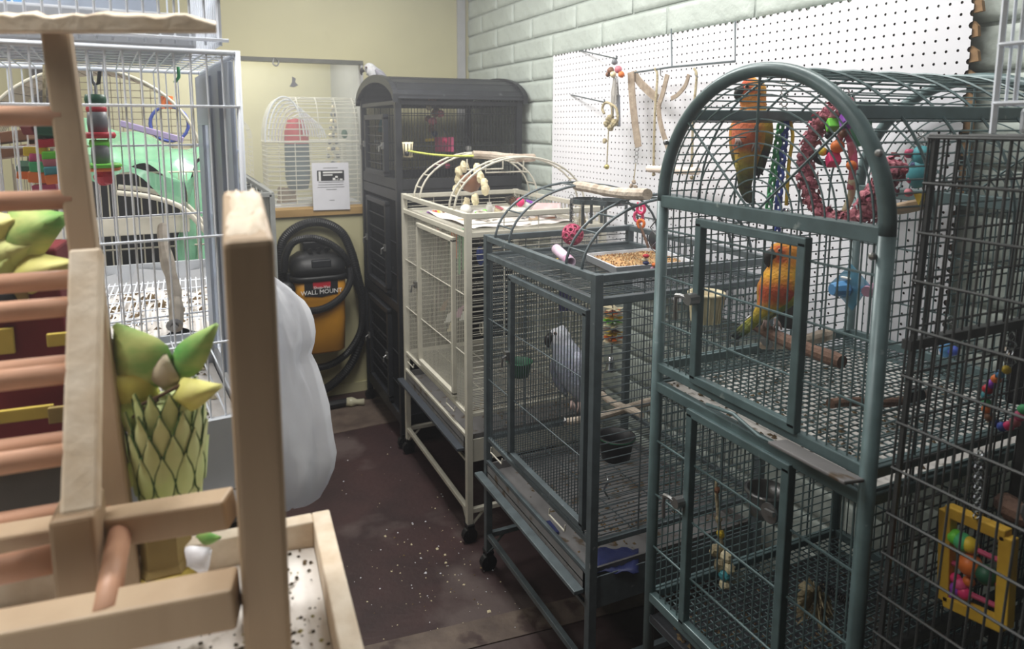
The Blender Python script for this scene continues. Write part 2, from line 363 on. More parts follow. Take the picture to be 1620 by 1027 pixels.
# ================================================================== cages along the right wall
def bars(m, o, step, n, d, r, sides=5):
    o = Vector(o); step = Vector(step); d = Vector(d)
    for i in range(n): m.wire(o+step*i, o+step*i+d, r, sides)
    return m
def caster(parent, c, mtw=None):
    o = M(); o.lathe([(.02, -.012), (.03, -.012), (.03, .012), (.02, .012)], (c[0], c[1], .03), (0, 1, 0), 14); o.lathe([(0, -.013), (.02, -.013), (.02, .013), (0, .013)], (c[0], c[1], .03), (0, 1, 0), 10)
    o.box((c[0]-.012, c[1]-.02, .034), (c[0]+.012, c[1]-.014, .075)); o.box((c[0]-.012, c[1]+.014, .034), (c[0]+.012, c[1]+.02, .075)); o.box((c[0]-.014, c[1]-.02, .068), (c[0]+.014, c[1]+.02, .078))
    return o.build('caster', mtw or MATS['black'], parent)
def litter(parent, x0, x1, y0, y1, z, n, smin, smax, mt, name='litter', clump=None):
    m = M()
    for i in range(n):
        if clump and random.random() < .7:
            c = random.choice(clump); x = random.gauss(c[0], c[2]); y = random.gauss(c[1], c[2])
            if not (x0 < x < x1 and y0 < y < y1): continue
        else: x, y = random.uniform(x0, x1), random.uniform(y0, y1)
        s = random.uniform(smin, smax); a = random.uniform(0, PI); dx, dy = math.cos(a)*s, math.sin(a)*s; k = random.uniform(.3, .8)
        m.add([(x-dx, y-dy, z), (x+dy*k, y-dx*k, z), (x+dx, y+dy, z), (x-dy*k, y+dx*k, z), (x, y, z+s*random.uniform(.4, 1))], [(0, 1, 4), (1, 2, 4), (2, 3, 4), (3, 0, 4)])
    return m.build(name, mt, parent, kind='stuff')
def doorframe(m, x, y0, y1, z0, z1, w=.016):
    m.bar((x, y0, z0), (x, y0, z1), w, w, (1, 0, 0)); m.bar((x, y1, z0), (x, y1, z1), w, w, (1, 0, 0))
    m.bar((x, y0-w/2, z0), (x, y1+w/2, z0), w, w); m.bar((x, y0-w/2, z1), (x, y1+w/2, z1), w, w)
def playtop(name, label, cat, y0, y1, zr, zb, zf, zt, zl, mt, x0=.92, x1=1.5, dy=(None, None), arcs=(), zpk=1.45, sp=.0165, hs=.0215, post=.024, traymat=None, lipmat=None):
    root = thing(name, label, cat, ((x0+x1)/2, (y0+y1)/2, 0)); R_ = .0016; p = post
    for x in (x0, x1):
        for y in (y0, y1):
            o = M().bar((x, y, .07), (x, y, zr+p/2), p, p, (1, 0, 0)).build('post', mt, root, bevel=.002)
            caster(root, (x, y))
    def rails(z, nm, w=p*.8):
        M().bar((x0, y0, z), (x0, y1, z), w, w).build(nm, mt, root, bevel=.0015); M().bar((x1, y0, z), (x1, y1, z), w, w).build(nm, mt, root, bevel=.0015)
        M().bar((x0, y0, z), (x1, y0, z), w, w).build(nm, mt, root, bevel=.0015); M().bar((x0, y1, z), (x1, y1, z), w, w).build(nm, mt, root, bevel=.0015)
    rails(zr, 'top_rail'); rails(zb, 'body_rail'); rails(zf, 'floor_rail', p*.6); rails(zl, 'stand_rail', p*.75)
    # front: dense upright bars and two cross wires; sides: dense level bars and two upright wires
    n = int((y1-y0)/sp); m = M(); bars(m, (x0, y0+sp*.5, zf), (0, (y1-y0)/n, 0), n, (0, 0, zb-zf), R_)
    for k in range(1, 3): z = zf+(zb-zf)*k/3; m.wire((x0-.003, y0, z), (x0-.003, y1, z), .0019)
    m.build('front_bars', mt, root, kind='stuff')
    m = M(); bars(m, (x1, y0+sp*.5, zf), (0, (y1-y0)/n, 0), n, (0, 0, zb-zf), R_)
    for k in range(1, 5): z = zf+(zb-zf)*k/5; m.wire((x1+.003, y0, z), (x1+.003, y1, z), .0022)
    m.build('back_bars', mt, root, kind='stuff')
    for y, s in ((y0, -1), (y1, 1)):
        m = M(); n2 = int((zb-zf)/hs); bars(m, (x0, y, zf+hs*.5), (0, 0, (zb-zf)/n2), n2, (x1-x0, 0, 0), R_)
        for k in range(1, 4): m.wire((x0+(x1-x0)*k/4, y+s*.003, zf), (x0+(x1-x0)*k/4, y+s*.003, zb), .0022)
        m.build('side_bars', mt, root, kind='stuff')
        m = M(); bars(m, (x0, y, zb+.02), (0, 0, .019), int((zr-zb-.01)/.019), (x1-x0, 0, 0), R_)
        for k in (1, 2, 3): m.wire((x0+(x1-x0)*k/4, y, zb), (x0+(x1-x0)*k/4, y, zr), .002)
        m.build('gallery_bars', mt, root, kind='stuff')
    m = M(); bars(m, (x1, y0+.03, zb), (0, .03, 0), int((y1-y0)/.03)-1, (0, 0, zr-zb), .003); m.build('gallery_bars', mt, root, kind='stuff')
    m = M(); n3 = int((y1-y0)/.0155); bars(m, (x0, y0+.008, zb), (0, (y1-y0)/n3, 0), n3, (x1-x0, 0, 0), R_)
    for k in (1, 2, 3): m.wire((x0+(x1-x0)*k/4, y0, zb-.003), (x0+(x1-x0)*k/4, y1, zb-.003), .002)
    m.build('top_bars', mt, root, kind='stuff')
    m = M(); bars(m, (x0, y0+.008, zf), (0, (y1-y0)/n3, 0), n3, (x1-x0, 0, 0), R_)
    for k in (1, 2, 3): m.wire((x0+(x1-x0)*k/4, y0, zf-.003), (x0+(x1-x0)*k/4, y1, zf-.003), .002)
    m.build('floor_grate', mt, root, kind='stuff')
    # door with its own frame, latch
    if dy[0] is not None:
        d = M(); doorframe(d, x0-.008, dy[0], dy[1], zf+.035, zb-.035, p*.75); dd = d.build('door', mt, root, bevel=.0015)
        k = M(); zc = (zf+zb)/2+.04; k.box((x0-.03, dy[1]-.006, zc-.014), (x0-.012, dy[1]+.012, zc+.014)); k.tube([(x0-.03, dy[1], zc), (x0-.045, dy[1]-.012, zc), (x0-.05, dy[1]-.012, zc-.03)], .004, 6)
        k.build('latch', MATS['zinc'], dd, label='metal door latch')
        for yy in (y0+.12, y1-.14):
            M().tube([(x0-.01, yy, zf-.012), (x0-.012, yy, zf-.03), (x0-.012, yy+.09, zf-.03), (x0-.01, yy+.09, zf-.012)], .0025, 5).build('grate_handle', MATS['cream_metal'], root)
    # pull-out tray
    t = M(); a0, a1, b0, b1, c0, c1 = x0-.012, x1-.01, y0+.016, y1-.016, zt-.035, zt+.028
    t.box((a0, b0, zt-.004), (a1, b1, zt)); t.box((a0, b0, c0), (a0+.006, b1, c1)); t.box((a1-.006, b0, c0), (a1, b1, c1)); t.box((a0, b0, c0), (a1, b0+.006, c1)); t.box((a0, b1-.006, c0), (a1, b1, c1))
    tr = t.build('tray', traymat or MATS['tray_metal'], root)
    M().bar((x0-.03, y0+.01, zt-.022), (x0-.03, y1+.02, zt-.022), .03, .012).build('tray_lip', lipmat or mt, root, bevel=.002)
    M().bar((x0-.006, y0+.01, zt+.032), (x0-.006, y1-.01, zt+.032), .012, .012).build('tray_rim', mt, root)
    s = M(); s.bar((x1, y0, zt-.03), (x0, y0, zt-.03), .004, .09); s.bar((x1, y1, zt-.03), (x0, y1, zt-.03), .004, .09); s.bar((x0, y0, zt-.075), (x0, y1, zt-.075), .01, .01); s.build('tray_skirt', mt, root)
    clump = [(random.uniform(x0, x1), random.uniform(y0, y1), .04) for _ in range(6)]
    litter(root, x0, x1-.02, y0+.02, y1-.02, zt, 320, .003, .009, MATS['litter'], clump=clump)
    # corner braces of the stand
    for y, s in ((y0, 1), (y1, -1)):
        M().bar((x0, y+s*.07, zl), (x0, y, zl-.07), .01, .005).build('brace', mt, root); M().bar((x0+.07, y, zl), (x0, y, zl-.07), .01, .005).build('brace', mt, root)
    # ladder arches of the play top
    for ya, yb in arcs:
        e = M()
        A = arcpts(((x0+x1)/2, ya, zr), (-1, 0, 0), (0, 0, 1), (x1-x0)/2, zpk-zr, 0, PI, 22); B = arcpts(((x0+x1)/2, yb, zr), (-1, 0, 0), (0, 0, 1), (x1-x0)/2, zpk-zr, 0, PI, 22)
        e.tube(A, .0042, 7); e.tube(B, .0042, 7)
        ar = e.build('ladder_arch', mt, root, smooth=True)
        for i in range(2, 22, 2): M().wire(A[i], B[i], .003, 6).build('rung', mt, ar)
    return root
white_cage = playtop('playtop_cage', 'white play-top parrot cage with ladder arches and cream bars, beside the black cage', 'bird cage', 2.27, 3.06, 1.272, 1.203, .515, .40, .128, MATS['cream_metal'], dy=(2.40, 2.83), arcs=((2.91, 2.83), (2.465, 2.41)), zpk=1.475, lipmat=P_('lip_blue', (64, 69, 76)))
green_cage = playtop('playtop_cage', 'dark grey-green play-top cage holding the grey parrot, with ladder arches', 'bird cage', 1.412, 2.09, 1.22, 1.16, .505, .39, .135, MATS['grey_metal'], dy=(1.445, 1.885), arcs=((2.03, 1.925), (1.567, 1.487)), zpk=1.405)
for p_ in (green_cage,):
    m = M()
    for xx, w in ((1.05, .1),):
        pass
# hook holders across the arches: white bar with cup rings, grey cup rings
m = M(); A = AY(716, 256, 2.87); B = AY(795, 262, 2.5)
m.bar((1.17, 2.42, 1.462), (1.17, 2.9, 1.462), .03, .006); m.build('arch_bridge', MATS['cream_metal'], white_cage)
for yy in (2.72, 2.52):
    m = M(); m.tube([(1.10, yy, 1.455), (1.10, yy, 1.41), (1.27, yy, 1.41), (1.27, yy, 1.455)], .0035, 6); m.build('cup_holder', MATS['cream_metal'], white_cage)
for (cx_, cy_, r_) in ((AX(928, 316, 1.2).x, AX(928, 316, 1.2).y, .052), (AX(958, 323, 1.25).x, AX(958, 323, 1.25).y-.02, .058)):
    zc = 1.352; m = M(); m.lathe([(r_-.004, -.008), (r_, -.008), (r_, .008), (r_-.004, .008), (r_-.004, -.008)], (cx_, cy_, zc), (0, 0, 1), 22)
    for a in (PI*.75, PI*1.25, PI*1.9): m.bar((cx_+r_*math.cos(a), cy_+r_*math.sin(a), zc), (cx_+r_*math.cos(a), cy_+r_*math.sin(a), zc-.075), .009, .004)
    m.build('cup_ring', MATS['grey_metal'], green_cage)
m = M(); m.bar((1.22, 1.50, 1.392), (1.22, 2.0, 1.392), .02, .005); m.build('arch_bridge', MATS['grey_metal'], green_cage)

# ------------------------------------------------------------------ arched double cage
AX0, AX1, AY0, AY1, ZT, ZM, ZL, ZB = .92, 1.52, .655, 1.165, 1.441, 1.077, 1.033, .53
AC = (AY0+AY1)/2; AR = (AY1-AY0)/2; GM = MATS['green_metal']
arch = thing('arched_cage', 'tall dark green arched-top double cage with the two orange and yellow parrots inside', 'bird cage', ((AX0+AX1)/2, AC, 0))
T = .0125
for x in (AX0, AX1):
    for y in (AY0, AY1): M().tube([(x, y, .06), (x, y, ZT)], T, 12).build('post', GM, arch, smooth=True); caster(arch, (x, y))
    M().tube(arcpts((x, AC, ZT), (0, -1, 0), (0, 0, 1), AR, AR, 0, PI, 40), T, 12).build('arch_tube', GM, arch, smooth=True)
    for z, w in ((ZT, .026), (ZM, .02), (ZL, .022), (ZB, .022), (ZB-.055, .018)): M().bar((x, AY0, z), (x, AY1, z), w*.8, w).build('cross_rail', GM, arch, bevel=.002)
for y in (AY0, AY1):
    for z, w in ((ZM, .018), (ZL, .018), (ZB, .018)): M().bar((AX0, y, z), (AX1, y, z), w, w).build('side_rail', GM, arch, bevel=.002)
for s in (-1, 1): M().bar((AX0, AC+s*AR*.72, ZT+AR*.70), (AX1, AC+s*AR*.72, ZT+AR*.70), .02, .022).build('dome_rail', GM, arch, bevel=.002)
r_ = .0016; sp = .019
n = int((AY1-AY0)/sp)
m = M(); bars(m, (AX0, AY0+sp, ZM), (0, sp, 0), n-1, (0, 0, ZT-ZM), r_)
for k in (1, 2, 3): m.wire((AX0-.003, AY0, ZM+(ZT-ZM)*k/3.6), (AX0-.003, AY1, ZM+(ZT-ZM)*k/3.6), .0023)
m.build('upper_front_bars', GM, arch, kind='stuff')
m = M(); bars(m, (AX0, AY0+sp, ZB), (0, sp, 0), n-1, (0, 0, ZL-ZB), r_)
for k in (1, 2, 3): m.wire((AX0-.003, AY0, ZB+(ZL-ZB)*k/4), (AX0-.003, AY1, ZB+(ZL-ZB)*k/4), .0023)
m.build('lower_front_bars', GM, arch, kind='stuff')
m = M(); bars(m, (AX1, AY0+sp, ZB), (0, sp, 0), n-1, (0, 0, ZT-ZB), r_)
for k in range(1, 7): m.wire((AX1+.003, AY0, ZB+(ZT-ZB)*k/7), (AX1+.003, AY1, ZB+(ZT-ZB)*k/7), .0023)
m.build('back_bars', GM, arch, kind='stuff')
for y, s in ((AY0, -1), (AY1, 1)):
    m = M(); n2 = int((ZT-ZB)/.021); bars(m, (AX0, y, ZB+.01), (0, 0, .021), n2, (AX1-AX0, 0, 0), r_)
    for k in range(1, 6): m.wire((AX0+(AX1-AX0)*k/6, y+s*.003, ZB), (AX0+(AX1-AX0)*k/6, y+s*.003, ZT), .0023)
    m.build('side_bars', GM, arch, kind='stuff')
m = M()
for x in (AX0, AX1):                                     # concentric arcs and three spokes fill both arches
    for k in range(1, 12): m.tube(arcpts((x, AC, ZT), (0, -1, 0), (0, 0, 1), AR*k/12, AR*k/12, 0, PI, 26), r_, 4)
    for a in (PI/2, PI*.235, PI*.765): m.wire((x-.003, AC, ZT), (x-.003, AC-AR*math.cos(a), ZT+AR*math.sin(a)), .0024)
m.build('arch_bars', GM, arch, kind='stuff')
m = M(); nn = 40
for i in range(1, nn):
    a = PI*i/nn; m.wire((AX0, AC-AR*math.cos(a), ZT+AR*math.sin(a)), (AX1, AC-AR*math.cos(a), ZT+AR*math.sin(a)), r_)
for k in range(1, 6): m.tube(arcpts((AX0+(AX1-AX0)*k/6, AC, ZT), (0, -1, 0), (0, 0, 1), AR+.003, AR+.003, 0, PI, 36), .0026, 5)
m.build('dome_bars', GM, arch, kind='stuff')
for z, nm in ((ZM-.008, 'upper_grate'), (ZB-.006, 'lower_grate')):
    m = M(); n3 = int((AY1-AY0)/.0155); bars(m, (AX0, AY0+.01, z), (0, .0155, 0), n3, (AX1-AX0, 0, 0), r_)
    bars(m, (AX0+.02, AY0, z-.003), (.0185, 0, 0), 31, (0, AY1-AY0, 0), r_); m.build(nm, GM, arch, kind='stuff')
for z, nm in ((ZL+.006, 'upper_tray'), (ZB-.045, 'lower_tray')):
    t = M(); t.box((AX0-.004, AY0+.012, z-.004), (AX1-.01, AY1-.012, z)); t.box((AX0-.008, AY0+.012, z-.014), (AX0-.004, AY1-.012, z+.003)); t.build(nm, MATS['soiled_paper'] if z > .9 else MATS['tray_dark'], arch)
    litter(arch, AX0, AX1-.03, AY0+.02, AY1-.02, z+.001, 420, .003, .009, MATS['litter'], clump=[(1.0, 1.05, .08), (1.2, .9, .1), (1.0, .8, .05)])
def pt(px, py): return AX(px, py, AX0-.006)
dn, df = .79, 1.036
d = M(); doorframe(d, AX0-.008, dn, df, ZM+.016, ZT-.03, .017); ud = d.build('upper_door', GM, arch, bevel=.002)
d = M(); doorframe(d, AX0-.008, .795, 1.04, ZB+.02, ZL-.014, .017); ld = d.build('lower_door', GM, arch, bevel=.002)
for dd, y, z in ((ud, df, pt(1116, 475).z), (ld, 1.05, pt(1090, 795).z)):
    k = M(); k.lathe([(0, -.012), (.012, -.012), (.012, .012), (0, .012)], (AX0-.024, y, z), (1, 0, 0), 12); k.tube([(AX0-.03, y, z), (AX0-.035, y+.02, z+.003), (AX0-.035, y+.034, z)], .005, 7)
    k.tube([(AX0-.035, y+.034, z), (AX0-.035, y+.036, z-.02), (AX0-.035, y+.034, z-.05)], .004, 6); k.build('latch', MATS['zinc'], dd, label='worn metal latch')
# long bent wire guard and tray handle along the front sill
q = [AX(*p_, AX0-.03) for p_ in ((1118, 640), (1160, 655), (1200, 690), (1245, 712))]
M().tube(q, .004, 6).build('guard_wire', GM, arch, smooth=True)
M().hexa([AX(1245, 700, AX0-.012), AX(1368, 764, AX0-.012), AX(1368, 764, AX0-.012)+V(-.045, 0, .006), AX(1245, 700, AX0-.012)+V(-.045, 0, .006)]+[AX(1245, 700, AX0-.012)+V(0, 0, .006), AX(1368, 764, AX0-.012)+V(0, 0, .006), AX(1368, 764, AX0-.012)+V(-.045, 0, .012), AX(1245, 700, AX0-.012)+V(-.045, 0, .012)]).build('tray_handle', MATS['tray_metal'], arch, bevel=.002)
for yy, zz in ((AY0+.01, 1.41), (AY0+.012, 1.56), (AY1-.02, 1.565)): M().ball((AX0-.014, yy, zz), .006, 8, 6).build('bolt', MATS['zinc'], arch)

# ------------------------------------------------------------------ black double cage by the back wall (slightly out of true)
BX0, BX1, B0, B1, ZE = .915, 1.545, 3.125, 3.80, 1.745; BMt = MATS['black_metal']
black = thing('tall_cage', 'tall black double-decker cage with a rounded roof in the back corner', 'bird cage', ((BX0+BX1)/2, (B0+B1)/2, 0))
for x in (BX0, BX1):
    for y in (B0, B1): M().bar((x, y, .06), (x, y, ZE), .03, .03, (1, 0, 0)).build('post', BMt, black, bevel=.002); caster(black, (x, y))
BC = (B0+B1)/2; BR = (B1-B0)/2+.03
def roofp(x, t, r=0): a = PI*(.5+(t-.5)*.86); return V(x, BC-(BR+.012)*math.cos(a)/math.cos(PI*.07), ZE-.02+(.108+r)*(math.sin(a)-math.sin(PI*.07))/(1-math.sin(PI*.07)))
for k in range(9):                                        # lapped boards of the roof
    m = M(); t0, t1 = k/9-.004, (k+1)/9+.004
    m.hexa([roofp(BX0-.02, t0, .003), roofp(BX1+.03, t0, .003), roofp(BX1+.03, t1), roofp(BX0-.02, t1), roofp(BX0-.02, t0, .012), roofp(BX1+.03, t0, .012), roofp(BX1+.03, t1, .009), roofp(BX0-.02, t1, .009)])
    m.build('roof_board', BMt, black)
for x in (BX0-.02, BX1+.02):
    m = M(); nn = 20
    for i in range(nn):
        a, b = roofp(x, i/nn), roofp(x, (i+1)/nn); m.hexa([a+V(-.012, 0, -.02), a+V(.012, 0, -.02), b+V(.012, 0, -.02), b+V(-.012, 0, -.02), a+V(-.012, 0, .018), a+V(.012, 0, .018), b+V(.012, 0, .018), b+V(-.012, 0, .018)])
    m.build('roof_arch', BMt, black)
for y in (B0-.02, B1+.02): M().bar((BX0-.03, y, ZE-.012), (BX1+.035, y, ZE-.012), .026, .024).build('eave', BMt, black, bevel=.003)
def bbx(lo, hi, nm): return M().box(lo, hi).build(nm, BMt, black, bevel=.002)
for z, h in ((ZE-.05, .02), (1.295, .05), (1.24, .05), (.69, .04), (.12, .05)):
    bbx((BX0-.012, B0, z), (BX0+.012, B1, z+h), 'cross_rail'); bbx((BX1-.012, B0, z), (BX1+.012, B1, z+h), 'cross_rail'); bbx((BX0, B0-.012, z), (BX1, B0+.012, z+h), 'cross_rail'); bbx((BX0, B1-.012, z), (BX1, B1+.012, z+h), 'cross_rail')
bbx((BX0, B0, 1.285), (BX1, B1, 1.29), 'upper_tray'); bbx((BX0, B0, .685), (BX1, B1, .69), 'middle_tray'); bbx((BX0, B0, .12), (BX1, B1, .125), 'lower_tray')
m = M(); sp = .0165
for x in (BX0, BX1): bars(m, (x, B0+sp, 1.33), (0, sp, 0), int((B1-B0)/sp)-1, (0, 0, ZE+.06-1.33), .0014)
m.build('front_bars', BMt, black, kind='stuff')
m = M()
for y in (B0, B1):
    bars(m, (BX0+sp, y, 1.33), (sp, 0, 0), int((BX1-BX0)/sp)-1, (0, 0, ZE-1.33), .0014)
    for z in (1.40, 1.50, 1.655): m.wire((BX0, y-.003, z), (BX1, y-.003, z), .0022)
m.build('side_bars', BMt, black, kind='stuff')
m = M()
for (z0, z1) in ((.73, 1.24), (.17, .69)):
    for y in (B0, B1): bars(m, (BX0+sp, y, z0), (sp, 0, 0), int((BX1-BX0)/sp)-1, (0, 0, z1-z0), .0014)
    for x in (BX0, BX1): bars(m, (x, B0+sp, z0), (0, sp, 0), int((B1-B0)/sp)-1, (0, 0, z1-z0), .0014)
    for z in (z0+.14, z0+.3): m.wire((BX0-.003, B0, z), (BX0-.003, B1, z), .0026)
m.build('lower_bars', BMt, black, kind='stuff')
for z0, z1 in ((1.36, 1.64), (.77, 1.21), (.20, .66)):
    d = M(); doorframe(d, BX0-.014, B0+.17, B1-.13, z0, z1, .026)
    for i in range(6): d.bar((BX0-.014, B0+.17, z0+(z1-z0)*i/6), (BX0-.014, B1-.13, z0+(z1-z0)*i/6), .006, .006)
    dd = d.build('door', BMt, black, bevel=.002)
    for yy in (B0+.17, B1-.13):
        k = M(); zc = (z0+z1)/2; k.box((BX0-.035, yy-.012, zc-.016), (BX0-.022, yy+.012, zc+.016)); k.tube([(BX0-.035, yy, zc), (BX0-.05, yy-.006, zc-.006), (BX0-.05, yy-.006, zc-.03)], .004, 6); k.build('latch', MATS['zinc'], dd, label='small metal latch')
m = M(); m.box((BX1+.004, B0, .1), (BX1+.008, B1, 1.25)); m.box((BX0, B1+.004, .1), (BX1, B1+.008, 1.25)); m.build('back_panel', BMt, black)
m = M(); m.bar((BX0-.012, B0, .72), (BX0-.012, B1, .72), .004, .03); m.build('kick_plate', BMt, black)
black.rotation_euler = (0, 0, 0)

# ------------------------------------------------------------------ dark wire cage at the right edge, nearest the camera
DM = MATS['dark_metal']; ZDT = 1.583; a_ = AX(1471, 211, .92); b_ = AX(1383, 1000, .92)
y_top, y_bot = min(a_.y, .634), min(b_.y, .625); slope = (y_top-y_bot)/(a_.z-b_.z); ylo = y_bot-slope*(b_.z-.12)
dark = thing('wire_cage', 'dark grey wire cage at the right, nearest the viewer, with the yellow toy frame inside', 'bird cage', (1.2, .2, .1))
YN = -.35
def ye(z): return ylo+slope*(z-.12)
m = M(); spd = .0205
for i in range(int((y_top-YN)/spd)+1): m.wire((.92, ylo-i*spd, .12), (.92, y_top-i*spd, ZDT), .0017)
z = ZDT-.003
zs = [ZDT]+[AX(px_, py_, .917).z for px_, py_ in ((1462, 290), (1452, 368), (1441, 443), (1432, 518), (1421, 592), (1412, 665), (1402, 735), (1392, 805), (1386, 868), (1382, 933))]
zs += [zs[-1]-.065*k for k in range(1, 6)]
for z in zs: m.wire((.917, ye(z), z), (.917, YN, z), .0022)
m.build('front_bars', DM, dark, kind='stuff')
m = M()
for i in range(30): m.wire((.92+i*spd, ylo, .12), (.92+i*spd, y_top, ZDT), .0016)
for z in zs: m.wire((.92, ye(z), z), (1.52, ye(z), z), .002)
m.build('far_side_bars', DM, dark, kind='stuff')
m = M()
for i in range(int((y_top-YN)/spd)+1): m.wire((1.52, ylo-i*spd, .12), (1.52, y_top-i*spd, ZDT), .0016)
for z in zs[::2]: m.wire((1.523, ye(z), z), (1.523, YN, z), .002)
m.build('back_bars', DM, dark, kind='stuff')
m = M()
for i in range(int((y_top-YN)/spd)+1): m.wire((.92, y_top-i*spd, ZDT), (1.52, y_top-i*spd, ZDT), .0016)
for k in range(8): m.wire((.92+.6*k/7, y_top, ZDT+.003), (.92+.6*k/7, YN, ZDT+.003), .002)
m.build('top_bars', DM, dark, kind='stuff')
for x in (.925, 1.52): M().bar((x, ylo-.01, .12), (x, y_top-.004, ZDT), .006 if x < 1 else .018, .006 if x < 1 else .018, (1, 0, 0)).build('corner_post', DM, dark)
M().bar((1.22, ylo-.014, .12), (1.22, y_top-.014, ZDT), .012, .012, (1, 0, 0)).build('mid_post', DM, dark)
for z in (1.29, .79, .74): M().bar((.92, ye(z), z), (1.52, ye(z), z), .014, .014).build('side_rail', DM, dark)
t = M(); t.box((.92, YN, .10), (1.52, ylo, .115)); t.box((.915, YN, .10), (.92, ylo, .16)); t.box((1.52, YN, .10), (1.525, ylo, .16)); t.box((.92, ylo-.005, .1), (1.52, ylo, .16)); t.build('floor_tray', MATS['tray_dark'], dark)
for x in (.93, 1.51):
    for y in (YN+.02, ylo-.02): M().lathe([(.012, 0), (.012, .1)], (x, y, 0), (0, 0, 1), 10).build('foot', DM, dark)

# ------------------------------------------------------------------ white wire cage standing on the dark one (upper right corner)
WW = MATS['white_wire']
p0 = AX(1573, 185, .97); UZ = ZDT+.045
upper = thing('wire_cage', 'small white wire cage on top of the dark grey wire cage, upper right corner', 'bird cage', (1.2, .3, ZDT+.004))
ux0, ux1, uy1, uy0 = .97, 1.30, p0.y, -.1
M().box((ux0+.03, uy0, ZDT+.006), (ux1-.02, uy1-.012, UZ-.005)).build('base_tray', MATS['grey_plastic'], upper, bevel=.006)
m = M(); r0 = .0021; top = 2.05
n = int((uy1-uy0)/.022)
def lean(y, z): return y-.0
for i in range(n+1): m.wire((ux0, uy1-i*.022, ZDT+.006 if i == 0 else UZ-.004), (ux0, uy1-i*.022, top), r0 if i else .0042)
for z in (UZ, UZ+.075, UZ+.18, UZ+.32, top): m.wire((ux0-.003, uy1, z), (ux0-.003, uy0, z), .003)
m.build('front_bars', WW, upper, kind='stuff')
m = M()
for i in range(16): m.wire((ux0+i*.022, uy1, UZ-.004), (ux0+i*.022, uy1, top), r0)
for z in (UZ, UZ+.075, UZ+.18, UZ+.32, top): m.wire((ux0, uy1+.003, z), (ux1, uy1+.003, z), .003)
m.build('side_bars', WW, upper, kind='stuff')
m = M()
for i in range(n+1): m.wire((ux1, uy1-i*.022, UZ), (ux1, uy1-i*.022, top), r0)
for z in (UZ, UZ+.18, top): m.wire((ux1, uy1, z), (ux1, uy0, z), .003)
for i in range(n+1): m.wire((ux0, uy1-i*.022, top), (ux1, uy1-i*.022, top), r0)
for i in range(n+1): m.wire((ux0, uy1-i*.022, UZ), (ux1, uy1-i*.022, UZ), r0)
m.build('back_bars', WW, upper, kind='stuff')
# ================================================================== parrots
def lerp3(a, b, t): t = max(0, min(1, t)); return tuple(x+(y-x)*t for x, y in zip(a, b))
def ramp(t, stops):
    for (a, ca), (b, cb) in zip(stops, stops[1:]):
        if t <= b: return lerp3(ca, cb, (t-a)/(b-a+1e-9))
    return stops[-1][1]
def loft(m, pts, fn_at, e3, colf, n=16, k=6):
    """pts: (px, py, radius, side radius, depth offset) along a body; one closed skin"""
    C_ = catmull(pts, k); N = len(C_); m.c = m.c or []; rings = []
    base = len(m.v); vs = []
    for i, c in enumerate(C_):
        a = C_[max(i-1, 0)]; b = C_[min(i+1, N-1)]; tx, ty = b[0]-a[0], b[1]-a[1]; l = math.hypot(tx, ty) or 1; nx, ny = -ty/l, tx/l
        for j in range(n):
            t = 2*PI*j/n; px = c[0]+nx*c[2]*math.cos(t); py = c[1]+ny*c[2]*math.cos(t)
            vs.append(fn_at(px, py, c[4]+c[3]*math.sin(t))); col = colf(px, py, i/(N-1), math.sin(t)); m.c.append(tuple(max(0, min(1, q+random.uniform(-.02, .02))) for q in lin(col)))
    fs = [(i*n+j, i*n+(j+1) % n, (i+1)*n+(j+1) % n, (i+1)*n+j) for i in range(N-1) for j in range(n)]
    vs.append(fn_at(C_[0][0], C_[0][1], C_[0][4])); m.c.append(m.c[-N*n] if N*n <= len(m.c) else m.c[0]); vs.append(fn_at(C_[-1][0], C_[-1][1], C_[-1][4])); m.c.append(m.c[-2])
    z0, z1 = N*n, N*n+1
    fs += [(z0, (j+1) % n, j) for j in range(n)]+[(z1, (N-1)*n+j, (N-1)*n+(j+1) % n) for j in range(n)]
    m.add(vs, fs)
